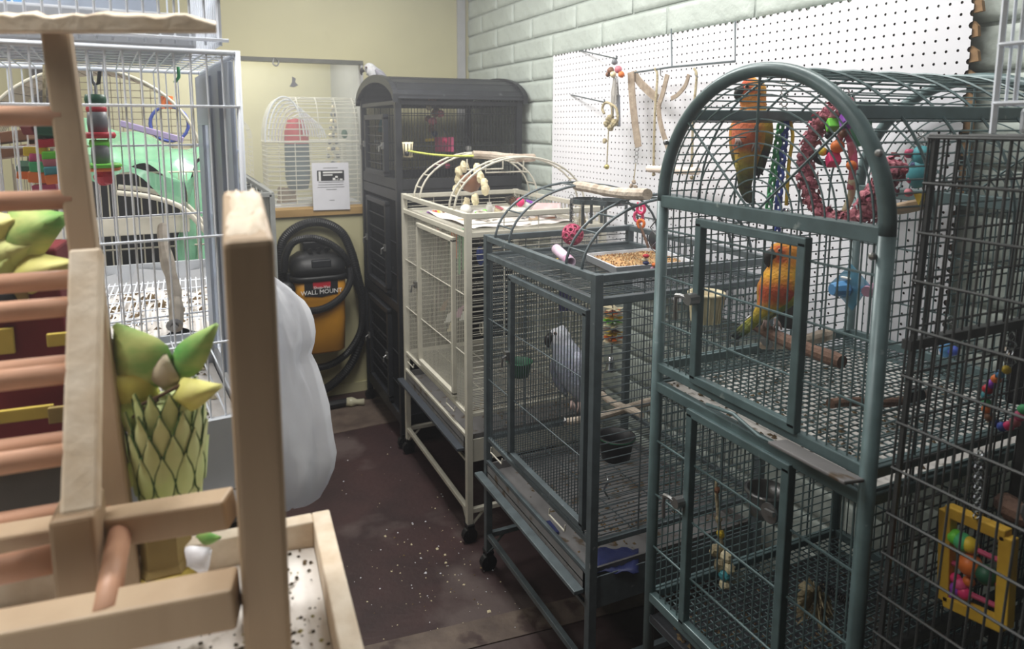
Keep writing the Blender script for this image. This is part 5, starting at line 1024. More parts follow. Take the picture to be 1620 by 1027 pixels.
# flyer taped on the glass
fy = BY-.03; t = thing('flyer', 'white paper flyer with a black photo banner on the sill strip under the glass', 'paper', AY(523, 332, fy))
a, b, c, d = AY(493, 258, fy), AY(551, 257, fy), AY(554, 331, fy), AY(496, 333, fy)
M().prism([d, c, b, a], (0, .001, 0)).build('sheet', MATS['paper'], t); ex = (b-a).normalized(); ez = (a-d).normalized(); wv = (b-a).length; hv = (a-d).length; yo = V(0, -.0012, 0)
def on(u, v): return d.lerp(c, u).lerp(a.lerp(b, u), v)+yo
M().prism([on(.13, .62), on(.87, .62), on(.87, .84), on(.13, .84)], (0, .0006, 0)).build('banner', MATS['black_print'], t)
for u0, u1, v0, v1 in ((.17, .23, .62, .82), (.29, .82, .78, .815), (.29, .55, .73, .755), (.55, .7, .63, .68), (.62, .69, .64, .72), (.74, .82, .63, .66)): M().prism([on(u0, v0)+yo, on(u1, v0)+yo, on(u1, v1)+yo, on(u0, v1)+yo], (0, .0004, 0)).build('banner_print', MATS['white_print'], t)
for u0, u1, v in ((.3, .7, .885), (.17, .85, .585), (.15, .84, .53), (.13, .86, .48), (.36, .65, .43), (.44, .58, .2)): M().prism([on(u0, v), on(u1, v), on(u1, v+.012), on(u0, v+.012)], (0, .0006, 0)).build('print_line', MATS['grey_print'], t)
m = M(); rope(m, [AY(433, 92, BY-.01), AY(432, 101, BY-.02), AY(438, 104, BY-.02), AY(441, 98, BY-.02), AY(437, 93, BY-.01)], .004); one(m, 'hook_ring', MATS['zinc'], 'small metal ring hanging from the dark window rail', 'ring', smooth=True)
m = M(); q = [AY(*p_, BY+.03) for p_ in ((462, 121), (468, 124), (467, 130), (472, 135), (465, 138), (458, 137), (462, 130))]; one(m.prism(q, (0, .003, 0)), 'wall_sticker', MATS['grey_print'], 'small grey bird-shaped sticker on the window glass', 'sticker')
# ---- white round-backed cage behind the glass
YG0, YG1 = BY+.14, BY+.52; CW = MATS['aged_wire']
gx0, gx1 = AY(428, 320, YG0).x, AY(590, 320, YG0).x; gz0 = 1.12; gzs = AY(430, 225, YG0).z; gzt = AY(480, 155, YG0+.2).z
t = thing('domed_cage', 'aged white wire cage with a round ribbed end standing behind the window glass', 'bird cage', ((gx0+gx1)/2, (YG0+YG1)/2, gz0))
ym_ = (YG0+YG1)/2; hy = (YG1-YG0)/2
def prof(r=1):                                           # round-topped cross-section in x-z, swept along y
    pts = []; 
    return pts
xw = .30
m = M(); nz_ = 14
for i in range(nz_): z = gz0+.02+(gzs-gz0-.02)*i/(nz_-1); m.tube([(gx1, YG0, z), (gx0+.06, YG0, z), (gx0, YG0+.08, z), (gx0, YG1-.05, z), (gx0+.05, YG1, z), (gx1, YG1, z)], .0032, 5)
for k in range(7): m.wire((gx0+.06+(gx1-gx0-.06)*k/6, YG0+.003, gz0), (gx0+.06+(gx1-gx0-.06)*k/6, YG0+.003, gzs), .0026)
for k in range(4): m.wire((gx0, YG0+.08+.08*k, gz0), (gx0, YG0+.08+.08*k, gzs), .0026)
m.build('body_wires', CW, t, kind='stuff')
m = M(); m.tube([(gx1, YG0, gzs), (gx0+.06, YG0, gzs), (gx0, YG0+.08, gzs), (gx0, YG1-.05, gzs), (gx0+.05, YG1, gzs), (gx1, YG1, gzs)], .007, 6); m.build('shoulder_rail', CW, t)
m = M()
for i in range(12):
    u = i/11; a = u*PI/2; zz = gzs+(gzt-gzs)*math.sin(a); ins = .16*(1-math.cos(a)); m.tube([(gx1, YG0+ins*.9, zz), (gx0+.06+ins, YG0+ins*.9, zz), (gx0+ins*.8, YG0+.08+ins*.5, zz), (gx0+ins*.8, YG1-.06-ins*.3, zz)], .0034, 5)
for k in range(5):
    m.tube([(gx0+.07+.11*k+(.16*(1-math.cos(u*PI/20)) if k == 0 else 0), YG0+.9*.16*(1-math.cos(u*PI/20)), gzs+(gzt-gzs)*math.sin(u*PI/20)) for u in range(11)], .003, 5)
m.build('dome_wires', CW, t, kind='stuff')
m = M()
for k in range(9):
    y_ = YG0+.04+k*.035; R_ = .15-.006*k; m.tube(arcpts((gx0+.10+.022*k, y_, gzs), (-1, 0, 0), (0, 0, 1), .11, gzt-gzs-.016*k, 0, PI*.96, 18), .005, 6)
m.build('end_ribs', MATS['white_wire'], t, kind='stuff')
M().grid(lambda u, v: V(gx0+.16*(1-math.cos(v*PI/2))*.7-.004, YG0+.08+(YG1-YG0-.12)*u, gzs+(gzt-gzs)*math.sin(v*PI/2)), 4, 8).build('end_cover', plain('milky', (206, 208, 214), .5, alpha=.55), t, smooth=True)
M().box((gx0, YG0, gz0-.0), (gx1, YG1, gz0+.02)).build('base', MATS['grey_plastic'], t, bevel=.004)
tt = thing('bird_hut', 'red and blue-grey fabric tube hanging in the white cage behind the glass', 'bird hut', (gx0+.16, ym_, gz0+.1)); c = AY(462, 225, ym_)
M().lathe([(.001, .30), (.05, .29), (.07, .22), (.072, .15)], (c.x+.02, ym_-.05, gz0+.22), (0, 0, 1), 16).build('red_top', MATS['red'], tt, smooth=True); M().lathe([(.072, .15), (.074, -.05), (.06, -.12), (0, -.12)], (c.x+.02, ym_-.05, gz0+.22), (0, 0, 1), 16).build('dark_body', plain('slate', (86, 104, 112), .8), tt, smooth=True)
tt = thing('bead_mobile', 'pale beaded mobile hanging in the white cage behind the glass', 'bird toy', AY(527, 300, ym_))
for k in range(9):
    for s in (-1, 0, 1): M().ball(AY(527+s*(k*1.1), 170+k*11, ym_), .014, 7, 5, noise=.1).build('bead', MATS['cream' if (k+s) % 2 else 'grey'], tt)
M().ball(AY(545, 212, ym_), (.02, .02, .03), 8, 6).build('green_bead', MATS['dark_green'], tt)
tt = one(M().grid(lambda u, v: AY(440+28*u, 297+30*v, YG0+.1+.04*u)+V(random.uniform(-.006, .006), 0, random.uniform(-.006, .006)), 9, 9), 'dried_plant', plain('dried', (150, 128, 104), .9, var=.3, vs=30), 'dry brown plant-like shreds low in the white cage behind the glass', 'plant', solid=.012)

# ================================================================== left foreground: wooden play gym
PN, PE, DW = MATS['pine'], MATS['pine_end'], MATS['dowel']
gym = thing('parrot_gym', 'blurred wooden parrot play gym with ladder dowels and a chewed tray in the left foreground', 'play gym', AD(330, 960, .62))
gu, gv = V(math.cos(.061), -math.sin(.061), 0), V(math.sin(.061), math.cos(.061), 0); ZF = 1.108
def wood(p, q, w, h, name, up=None, label=None, mt=None, bv=.003):
    m = M(); m.bar(p, q, w, h, up); return m.build(name, mt or PN, gym, bevel=bv, label=label)
# upright post with a slanted chewed top
nl, nr, fr_, fl_ = AD(354, 374, .53), AD(432, 373, .53), AD(380, 294, .67), AD(334, 294, .67)
wpost = (nr-nl).length; pc = nl.lerp(nr, .5)
b0 = pc-gu*wpost/2; b1 = pc+gu*wpost/2; dep = .125
def zf(p, z): return V(p.x, p.y, z)
zn, zfr = nl.z, fr_.z
m = M(); A_ = [b0, b1, b1+gv*dep-gu*.004, b0+gv*dep]
m.hexa([zf(p, ZF-.02) for p in A_]+[zf(A_[0], zn-.004), zf(A_[1], zn-.003), zf(A_[2], zfr-.002), zf(A_[3], zfr)])
m.build('post', PN, gym, bevel=.005)
# chewed top skin of the post, uneven
def chew(u, v):
    p = A_[0].lerp(A_[1], .04+u*.92).lerp(A_[3].lerp(A_[2], .04+u*.92), .03+v*.94); e = min(u, 1-u, v, 1-v); random.seed(int(u*100)*7+int(v*100)); r_ = random.uniform(-.0035, .0025)
    return zf(p, (zn-.002)*(1-v)+zfr*v+.0015+(r_ if e > .01 else -.006)-(.006 if u < .2 and .5 < v < .9 else 0))
M().grid(chew, 9, 12).build('chewed_top', PE, gym, smooth=True, label='pale chewed top of the post')
random.seed(11)
# rails, block, cross dowel
dA, dB = .66, .55
a0, a1 = AD(-90, 876, dA), AD(366, 803, dA); wood(a0, a1, .03, .030, 'rail')
random.seed(11)
q0, q1 = AD(-60, 1027, dB-.02), AD(376, 944, dB+.02); wood(q0, q1, .034, .036, 'rail')
bt = AD(112, 822, .60); M().hexa([zf(p, z) for z in (1.135, bt.z) for p in (bt-gu*.018, bt+gu*.018, bt+gu*.018+gv*.055, bt-gu*.018+gv*.055)]).build('block', PN, gym, bevel=.004)
M().tube([AD(192, 832, .66), AD(166, 975, .54)], .0105, 14).build('cross_dowel', DW, gym, smooth=True)
M().tube([AD(-60, 915, .60), AD(92, 882, .62)], .013, 14).build('dowel', DW, gym, smooth=True)
# A-frame ladders
def strut(t, b, w, h, name, **k): m = M(); m.bar(t, b, w, h, gv); return m.build(name, PN, gym, bevel=.003, **k)
s1t, s1b = AD(90, 50, .72), AD(205, 955, .72); d_ = (s1b-s1t)
L1 = strut(s1t, s1b, .027, .02, 'ladder_side'); L1b = strut(s1t-gu*.26, s1b-gu*.30, .027, .02, 'ladder_side')
s2t, s2b = AD(138, 398, .655), AD(128, 812, .575); strut(s2t, s2b, .027, .02, 'ladder_side', mt=None) if False else M().bar(s2t, s2b, .0275, .02, gv).build('ladder_side', PE, gym, bevel=.003)
M().bar(s2t-gu*.25, s2b-gu*.26, .027, .02, gv).build('ladder_side', PE, gym, bevel=.003)
for y in (184, 315, 440, 571, 688, 796):
    u = (y-50)/905; e = s1t.lerp(s1b, u); M().tube([e-gu*.27, e-gu*.004], .0105, 14).build('rung', DW, gym, smooth=True)
for y in (492, 601, 724):
    u = (y-398)/414; e = s2t.lerp(s2b, u); M().tube([e-gu*.26, e-gu*.004], .0095, 14).build('rung', DW, gym, smooth=True)
# chewed top beam
ta, tb = AD(-70, 34, .70), AD(342, 33, .70)
m = M(); n = 26; vs = []
for i in range(n+1):
    p = ta.lerp(tb, i/n); ch = random.uniform(0, .005) if i > 3 else 0; tp = .0115-ch if i < n-2 else .006-.003*(i-n+2)
    vs += [p-gv*.011+V(0, 0, -.0115), p+gv*.011+V(0, 0, -.0115), p+gv*.011+V(0, 0, tp+random.uniform(-.001, .002)), p-gv*.011+V(0, 0, tp-.005)]
fs = [(i*4+j, i*4+(j+1) % 4, (i+1)*4+(j+1) % 4, (i+1)*4+j) for i in range(n) for j in range(4)]+[(3, 2, 1, 0), tuple(n*4+j for j in range(4))]
m.add(vs, fs); m.build('top_beam', PE, gym, bevel=.0015, label='top beam with a gnawed upper edge')
# tray with wooden rim and soiled paper
k1 = AD(521, 805, .82); zr = k1.z; tw, tl = .62, .62; rw = .021
c_fr = zf(k1, 0); c_fl = c_fr-gu*tw; c_nr = c_fr-gv*tl; c_nl = c_fl-gv*tl
def rim(a, b, off): 
    m = M(); m.bar(zf(a+off, (zr+ZF-.02)/2), zf(b+off, (zr+ZF-.02)/2), rw, zr-ZF+.02); m.build('tray_rim', PE, gym, bevel=.002)
rim(c_fr, c_nr, -gu*rw/2); rim(c_fr-gu*rw, c_fl, -gv*rw/2); rim(c_fl, c_nl, gu*rw/2); rim(c_nl, c_nr, gv*rw/2)
M().hexa([zf(p, z) for z in (ZF-.02, ZF-.006) for p in (c_nl+gu*.02+gv*.02, c_nr-gu*.02+gv*.02, c_fr-gu*.02-gv*.02, c_fl+gu*.02-gv*.02)]).build('tray_board', PN, gym)
M().grid(lambda u, v: zf(c_nl.lerp(c_nr, .035+.93*u).lerp(c_fl.lerp(c_fr, .035+.93*u), .035+.93*v), ZF+.001+.0035*math.sin(9*u+2)*math.sin(11*v)+.002*math.sin(31*u+17*v)), 36, 36).build('paper_liner', MATS['soiled_paper'], gym, smooth=True, label='white paper liner speckled with droppings')
m = M()
for i in range(700):
    u, v = random.random(), random.random()
    if random.random() < .6: u, v = random.gauss(.88, .09), random.gauss(.72, .16)
    if not (.04 < u < .96 and .04 < v < .96): continue
    p = zf(c_nl.lerp(c_nr, u).lerp(c_fl.lerp(c_fr, u), v), ZF+.006); s = random.uniform(.0008, .0034); a = random.uniform(0, 6)
    m.add([p+V(math.cos(a+b)*s*random.uniform(.5, 1.4), math.sin(a+b)*s, 0) for b in (0, 1.5, 3, 4.6)]+[p+V(0, 0, s*.8)], [(0, 1, 4), (1, 2, 4), (2, 3, 4), (3, 0, 4)])
m.mi = [r_ for _ in range(len(m.f)//4) for r_ in [random.choice((0, 0, 0, 1, 2))]*4]
m.build('droppings', [plain('dropping_dark', (70, 62, 48), .9), plain('dropping_olive', (150, 142, 84), .9), MATS['litter']], gym, kind='stuff')
# pedestal under the tray
ped = c_fr-gu*tw/2-gv*tl/2
M().lathe([(0, 0), (.22, 0), (.22, .03), (.04, .05), (.03, .08), (.03, ZF-.06), (.12, ZF-.02), (0, ZF-.02)], zf(ped, 0), (0, 0, 1), 20).build('pedestal', PN, gym, smooth=False)

# ================================================================== leafy paper centrepieces standing in and behind the gym tray
mat('leaf_print', (176, 200, 104), .7, c2=(220, 220, 152), vs=10, spots=((60, 74, 40), 22, .68), stretch=(1, 1, 1))
mat('leaf_green', (92, 160, 76), .65, c2=(206, 206, 130), vs=13, stretch=(1, 1, 2)); mat('leaf_yellow', (198, 194, 84), .65, c2=(226, 220, 150), vs=9, spots=((50, 50, 34), 24, .7)); mat('leaf_back', (182, 170, 146), .8)
mat('scale_green', (196, 214, 138), .65, c2=(224, 226, 172), vs=14); plain('scale_edge', (66, 96, 44), .7); mat('tan_box', (150, 130, 78), .7, c2=(126, 104, 62), vs=9); mat('maroon', (112, 32, 36), .75)
def leaf(root, base, tip, w, mt, curl=.012, name='leaf', th=.0012, edge=None):
    base = Vector(base); tip = Vector(tip); d = tip-base; e = d.cross(FW).normalized(); n = e.cross(d).normalized()
    if n.dot(FW) > 0: n = -n
    prof_ = [0.12, .55, .85, 1, .92, .7, .38, .05]; m = M()
    def f(u, v): i = min(int(u*7), 6); k = prof_[i]+(prof_[i+1]-prof_[i])*(u*7-i); return base+d*u+e*(w*k*(v-.5)*2)+n*(curl*math.sin(PI*u)+curl*.8*(1-abs(v-.5)*2))
    m.grid(f, 7, 4); o = m.build(name, mt, root, smooth=True, solid=th)
    if edge: m = M(); m.tube([f(i/10, 0) for i in range(11)]+[f(1-i/10, 1) for i in range(11)], .0009, 4); m.build('leaf_outline', edge, o)
    return o
def G(px, py, d=.755): return AD(px, py, d)
t = thing('paper_pineapple', 'green and yellow paper pineapple ornament with scale leaves, behind the slanted ladder side', 'ornament', AZ(262, 912, ZF))
m = M(); cb = AD(266, 705, .757); wv_ = .041
prl = [(0, -.06), (.021, -.058), (.027, -.032), (.030, 0), (.029, .032), (.021, .056), (0, .06)]; m.lathe(prl, cb, (0, 0, 1), 10); m.build('body', MATS['scale_green'], t, smooth=True)
rows = [(-.062, .034, 5, .0), (-.034, .041, 5, .5), (-.004, .043, 5, 0), (.024, .041, 5, .5), (.050, .032, 5, 0)]
for z, R_, n_, o_ in rows:
    for k in range(n_+4):
        a = -PI/2-.40+(k+o_-n_/2+.0-1.5)*2*PI/11; c = cb+V(math.cos(a)*R_*.72, math.sin(a)*R_*.72, z*.8); nn = V(math.cos(a), math.sin(a), 0); e = V(-nn.y, nn.x, 0); m = M()
        pr_ = [(-.018, .003), (-.012, .0082), (0, .0104), (.012, .0082), (.022, .0036), (.030, .0003)]
        def f(u, v, c=c, nn=nn, e=e): i = min(int(u*5), 4); w = pr_[i][1]+(pr_[i+1][1]-pr_[i][1])*(u*5-i); zz = pr_[i][0]+(pr_[i+1][0]-pr_[i][0])*(u*5-i); return c+e*(w*(v*2-1))+V(0, 0, zz*1.05)+nn*(.004+.003*(1-abs(v*2-1))+.006*u)
        m.grid(f, 5, 2); lo = m.build('scale_leaf', MATS['scale_green'], t, smooth=True); m = M(); m.tube([f(i/5, 0) for i in range(6)]+[f(1-i/5, 1) for i in range(6)], .0009, 4); m.build('leaf_outline', MATS['scale_edge'], lo)
for (bx, by), (tx, ty), w, mt_, cu in (((272, 608), (183, 512), .034, 'leaf_green', .012), ((278, 600), (345, 512), .020, 'leaf_green', .01), ((285, 622), (352, 610), .020, 'leaf_yellow', .016), ((250, 624), (172, 600), .030, 'leaf_yellow', .01), ((248, 640), (176, 668), .026, 'leaf_print', .01), ((246, 660), (190, 790), .018, 'leaf_print', .008), ((268, 612), (262, 560), .020, 'leaf_back', .01)): leaf(t, G(bx, by), G(tx, ty, .735), w*.92, MATS[mt_], cu)
m = M(); rope(m, [G(250, 632, .73), G(225, 650, .73), G(196, 668, .73)], .0022); rope(m, [G(285, 610, .73), G(250, 628, .73), G(225, 640, .73)], .002); m.build('stem', plain('stem_brown', (88, 64, 42), .8), t, kind='stuff')
bx = AZ(262, 908, ZF); M().lathe([(.0, -.036), (.033, -.034), (.034, -.026), (.029, -.02), (.027, .04), (0, .04)], zf(bx, ZF+.042), (0, 0, 1), 6).build('tan_base', MATS['tan_box'], t)
M().lathe([(0, -.001), (.036, 0), (.037, .008), (.034, .012), (0, .012)], zf(bx, ZF+.002), (0, 0, 1), 18).build('yellow_foot', plain('mustard', (186, 164, 74), .7), t)
leaf(t, G(300, 892, .73), G(334, 868, .73), .018, MATS['paper'], .008); leaf(t, G(312, 848, .735), G(350, 850, .735), .007, MATS['leaf_green'], .004)
t = thing('paper_tiki_ornament', 'dark red boxy ornament topped with curling green and yellow leaves, behind the ladder rungs', 'ornament', zf(G(50, 720, .86), 1.108))
R0 = AD(48, 590, .88); bxm = M(); W2, D2 = .052, .04
bxm.hexa([zf(R0+gu*sx*W2*k+gv*sy*D2*k, z) for z, k in ((1.20, 1.1), (1.45, .92)) for sx, sy in ((-1, -1), (1, -1), (1, 1), (-1, 1))]); bxm.build('red_box', MATS['maroon'], t, bevel=.004)
M().hexa([zf(R0+gu*sx*W2*k+gv*sy*D2*k, z) for z, k in ((1.108, 1.0), (1.20, .9)) for sx, sy in ((-1, -1), (1, -1), (1, 1), (-1, 1))]).build('grey_foot', plain('foot_grey', (110, 106, 102), .8), t)
for px, py, w, h, c in ((15, 478, .02, .012, 'tan_box'), (102, 536, .018, .008, 'mustard'), (4, 540, .012, .016, 'mustard'), (40, 655, .03, .008, 'mustard'), (98, 655, .014, .01, 'tan_box')):
    q = AD(px, py, .825); M().bar(q-gu*w, q+gu*w, .006, h*2).build('gold_trim', MATS[c], t, bevel=.001)
M().ball(AD(8, 480, .82), (.013, .006, .016), 10, 7).build('black_eye', MATS['black'], t, smooth=True)
for (bx_, by_), (tx, ty), w, mt_, cu in (((18, 395), (112, 340), .040, 'leaf_green', .02), ((5, 405), (70, 385), .028, 'leaf_print', .02), ((25, 440), (125, 415), .028, 'leaf_yellow', .02), ((-20, 380), (40, 345), .03, 'leaf_yellow', .02), ((10, 430), (-60, 400), .03, 'leaf_green', .02), ((5, 450), (40, 395), .024, 'leaf_print', .02)): leaf(t, AD(bx_, by_, .86), AD(tx, ty, .83), w*.9, MATS[mt_], cu)
M().ball(AD(8, 430, .87), (.026, .026, .026), 10, 7, noise=.1).build('leaf_knot', MATS['brown'], t)

# ================================================================== table, white flight cage and what is behind it
tb = thing('table', 'grey-topped table carrying the white flight cage on the left', 'table', (-.75, 1.7, 0)); ZTB = 1.03
M().box((-2.15, 1.04, ZTB-.03), (.075, 2.62, ZTB)).build('table_top', plain('table_grey', (128, 126, 126), .5), tb, bevel=.003)
for x in (-2.1, .04):
    for y in (1.1, 2.55): M().box((x-.025, y-.025, 0), (x+.025, y+.025, ZTB-.03)).build('leg', MATS['dark_metal'], tb)
a5 = math.radians(5.5); cu_, cv_ = V(math.cos(a5), math.sin(a5), 0), V(-math.sin(a5), math.cos(a5), 0)
C0 = AY(375, 85, 1.10); CZT, CZB = C0.z, 1.15; cw, cdp = .86, .43; WWm = MATS['white_wire']
fc = thing('flight_cage', 'large white wire flight cage on the grey table behind the wooden gym', 'bird cage', zf(C0-cu_*cw/2+cv_*cdp/2, ZTB))
def fcp(u, v, z): return zf(C0-cu_*u+cv_*v, z)
m = M(); sp = .0215; n = int(cw/sp)
for i in range(1, n+1): m.wire(fcp(i*sp, 0, CZB), fcp(i*sp, 0, CZT), .0015)
for z in (AY(250, 168, 1.1).z, AY(250, 378, 1.1).z, 1.27): m.wire(fcp(0, -.003, z), fcp(cw, -.003, z), .0021)
m.build('front_bars', WWm, fc, kind='stuff')
m = M()
for i in range(1, n+1): m.wire(fcp(i*sp, cdp, CZB), fcp(i*sp, cdp, CZT), .0014)
for z in (CZB+.06, 1.42, 1.56): m.wire(fcp(0, cdp, z), fcp(cw, cdp, z), .0022)
m.build('back_bars', WWm, fc, kind='stuff')
m = M()
for i in range(1, n+1): m.wire(fcp(i*sp, 0, CZT), fcp(i*sp, cdp, CZT), .0014)
for k in range(10): m.wire(fcp(0, cdp*k/9, CZT+.003), fcp(cw, cdp*k/9, CZT+.003), .0014)
m.build('top_bars', WWm, fc, kind='stuff')
m = M()
for k in range(1, 20): m.wire(fcp(0, cdp*k/20, CZB), fcp(0, cdp*k/20, CZT), .0014); m.wire(fcp(cw, cdp*k/20, CZB), fcp(cw, cdp*k/20, CZT), .0014)
for z in (1.3, 1.42, 1.56): m.wire(fcp(-.003, 0, z), fcp(-.003, cdp, z), .0024); m.wire(fcp(cw+.003, 0, z), fcp(cw+.003, cdp, z), .0024)
m.build('side_bars', WWm, fc, kind='stuff')
m = M()
for i in range(1, n+1): m.wire(fcp(i*sp, 0, CZB+.005), fcp(i*sp, cdp, CZB+.005), .0016)
m.build('floor_grate', WWm, fc, kind='stuff')
for u, v in ((0, 0), (0, cdp), (cw, 0), (cw, cdp)): M().wire(fcp(u, v, CZB-.01), fcp(u, v, CZT+.004), .0046, 8).build('corner_wire', WWm, fc, smooth=True)
for (u0, v0), (u1, v1) in (((0, 0), (cw, 0)), ((0, cdp), (cw, cdp)), ((0, 0), (0, cdp)), ((cw, 0), (cw, cdp))): M().wire(fcp(u0, v0, CZT), fcp(u1, v1, CZT), .0038, 7).build('top_edge', WWm, fc, smooth=True)
# grey-white side panel with a door opening
m = M(); BG = MATS['blue_grey_plastic']
def sp_(v0, v1, z0, z1): m.hexa([fcp(u, v, z) for z in (z0, z1) for u, v in ((.012, v0), (.006, v0), (.006, v1), (.012, v1))])
sp_(.01, cdp*.42, CZB, CZT-.01); sp_(cdp*.42, cdp-.005, 1.60, CZT-.01); sp_(cdp*.42, cdp*.60, CZB, 1.60); sp_(cdp*.82, cdp-.005, CZB, 1.60)
m.build('side_panel', BG, fc, label='blue-grey plastic side panel with an opening', bevel=.001)
for v in (.08, .2): M().hexa([fcp(u, v+dv, z) for z in (CZB, CZT-.02) for u, dv in ((.018, 0), (.011, 0), (.011, .02), (.018, .02))]).build('panel_rib', BG, fc)
m = M()
for (u0, v0, u1, v1) in ((-.006, -.01, cw+.006, .004), (-.006, cdp-.004, cw+.006, cdp+.01), (-.006, -.01, .006, cdp+.01), (cw-.006, -.01, cw+.006, cdp+.01)):
    m.hexa([fcp(u, v, z) for z in (ZTB+.002, CZB) for u, v in ((u0, v0), (u1, v0), (u1, v1), (u0, v1))])
m.hexa([fcp(u, v, z) for z in (ZTB+.002, ZTB+.012) for u, v in ((0, 0), (cw, 0), (cw, cdp), (0, cdp))]); m.build('base', MATS['grey_plastic'], fc, label='pale plastic base')
M().hexa([fcp(u, v, z) for z in (ZTB+.012, ZTB+.07) for u, v in ((.01, .01), (cw-.01, .01), (cw-.01, cdp-.01), (.01, cdp-.01))]).build('litter_bed', MATS['soiled_paper'], fc)
m = M()
for i in range(260):
    p = fcp(random.uniform(.03, cw-.3), random.uniform(.03, cdp-.03), ZTB+.072); s = random.uniform(.003, .011); a = random.uniform(0, 6)
    m.add([p+V(math.cos(a+b)*s*random.uniform(.4, 1.3), math.sin(a+b)*s, 0) for b in (0, 1.5, 3, 4.6)]+[p+V(0, 0, s*.7)], [(0, 1, 4), (1, 2, 4), (2, 3, 4), (3, 0, 4)])
m.mi = [r_ for _ in range(len(m.f)//4) for r_ in [random.choice((0, 1, 2))]*4]; m.build('droppings', [MATS['dropping_dark'], MATS['litter'], MATS['cream']], fc, kind='stuff')
for py in (123,): z = AY(60, py, 1.12).z; M().tube([fcp(.41, -.006, z+.006), fcp(.39, -.008, z), fcp(.30, -.006, z)], .003, 6).build('door_wire', WWm, fc)
branch(AD(262, 362, 1.36), AD(276, 516, 1.16), .0115, 'wooden_perch', 'bleached wooden perch pointing towards the viewer inside the white flight cage', mt=mat('bleached', (196, 186, 172), .7, c2=(160, 148, 134), vs=30))
# small white cage standing on the flight cage
UZ0 = CZT+.008; u0_, u1_ = .02, .62; v0_, v1_ = .02, .36; uz1 = 2.0
uc = thing('small_wire_cage', 'white wire cage stacked on top of the white flight cage, upper left corner', 'bird cage', fcp(.32, .19, UZ0))
m = M(); n = int((u1_-u0_)/.02)
for i in range(n+1): m.wire(fcp(u0_+i*.02, v0_, UZ0+.004), fcp(u0_+i*.02, v0_, uz1), .0019 if i else .0036); m.wire(fcp(u0_+i*.02, v1_, UZ0+.004), fcp(u0_+i*.02, v1_, uz1), .0017)
for z in (UZ0+.012, UZ0+.075, UZ0+.2, uz1): m.wire(fcp(u0_-.012, v0_-.003, z), fcp(u1_, v0_-.003, z), .0028); m.wire(fcp(u0_, v1_+.003, z), fcp(u1_, v1_+.003, z), .0024)
m.build('front_and_back_bars', WWm, uc, kind='stuff')
m = M()
for i in range(18): m.wire(fcp(u0_, v0_+i*.02, UZ0+.004), fcp(u0_, v0_+i*.02, uz1), .0018); m.wire(fcp(u1_, v0_+i*.02, UZ0+.004), fcp(u1_, v0_+i*.02, uz1), .0018)
for z in (UZ0+.012, UZ0+.075, uz1): m.wire(fcp(u0_-.003, v0_, z), fcp(u0_-.003, v1_, z), .0026)
for i in range(n+1): m.wire(fcp(u0_+i*.02, v0_, uz1), fcp(u0_+i*.02, v1_, uz1), .0017)
m.build('side_bars', WWm, uc, kind='stuff')
M().hexa([fcp(u, v, z) for z in (UZ0, UZ0+.05) for u, v in ((u0_+.03, v0_+.02), (u1_-.02, v0_+.02), (u1_-.02, v1_-.01), (u0_+.03, v1_-.01))]).build('base_tray', MATS['grey_plastic'], uc, bevel=.004)
M().hexa([fcp(u, v, z) for z in (UZ0+.05, uz1-.05) for u, v in ((u0_+.06, v1_-.03), (u0_+.26, v1_-.03), (u0_+.26, v1_-.02), (u0_+.06, v1_-.02))]).build('side_panel', MATS['blue_grey_plastic'], uc)
M().ball(AD(25, 6, 1.3), (.05, .03, .03), 10, 7, noise=.1).build('blue_pad', MATS['sky'], uc)
# toys hanging in the flight cage
XD_ = 1.3
t = thing('stick_toy', 'spool toy of green, red and clear pieces with a red berry in the flight cage', 'bird toy', AD(160, 292, XD_))
def T_(px, py): return AD(px, py, XD_)
m = M(); m.tube([T_(142, 100), T_(145, 125), T_(150, 134), T_(156, 132), T_(158, 110), T_(157, 98)], .0035, 6); m.build('carabiner', plain('gunmetal', (78, 80, 80), .4, metal=.6), t, smooth=True)
M().wire(T_(151, 132), T_(152, 150), .003).build('link', MATS['zinc'], t)
for py, r_, h, c in ((158, .019, .020, 'dark_green'), (173, .018, .014, 'red'), (194, .018, .04, 'grey'), (214, .030, .012, 'red'), (227, .018, .014, 'lime'), (245, .016, .036, 'grey'), (262, .036, .008, 'lime'), (267, .034, .008, 'orange')): M().lathe([(0, -h/2), (r_*.9, -h/2), (r_, 0), (r_*.9, h/2), (0, h/2)], T_(151+(py-158)*.09, py), (0, 0, 1), 16).build('spool', MATS[c], t, smooth=True)
M().ball(T_(165, 279), .018, 12, 8, noise=.12).build('berry', MATS['red'], t)
t = thing('block_toy', 'cluster of red, yellow and green wooden pieces low at the left of the flight cage', 'bird toy', AD(75, 300, 1.22))
for px, py, s, c in ((55, 203, .02, 'maroon'), (78, 210, .022, 'dark_green'), (58, 240, .02, 'yellow'), (85, 246, .018, 'lime'), (65, 252, .018, 'pink'), (86, 256, .018, 'rose'), (50, 266, .022, 'dark_green'), (72, 264, .024, 'green'), (90, 268, .02, 'teal'), (48, 276, .02, 'orange'), (70, 278, .024, 'orange'), (92, 280, .02, 'orange'), (75, 226, .018, 'red'), (72, 298, .02, 'raspberry')):
    p = AD(px, py, 1.23); s *= .92; a, b, d = frame_of((random.uniform(-.3, .3), random.uniform(-.3, .3), 1)); sx, sy, sz = s, s*.8, s*.45; M().hexa([p+a*sx*i+b*sy*j+d*sz*k for i, j, k in ((-1, -1, -1), (1, -1, -1), (1, 1, -1), (-1, 1, -1), (-1, -1, 1), (1, -1, 1), (1, 1, 1), (-1, 1, 1))]).build('wood_piece', MATS[c], t, bevel=.002)
M().wire(AD(70, 102, 1.23), AD(70, 290, 1.23), .003).build('cord', MATS['sisal'], t)
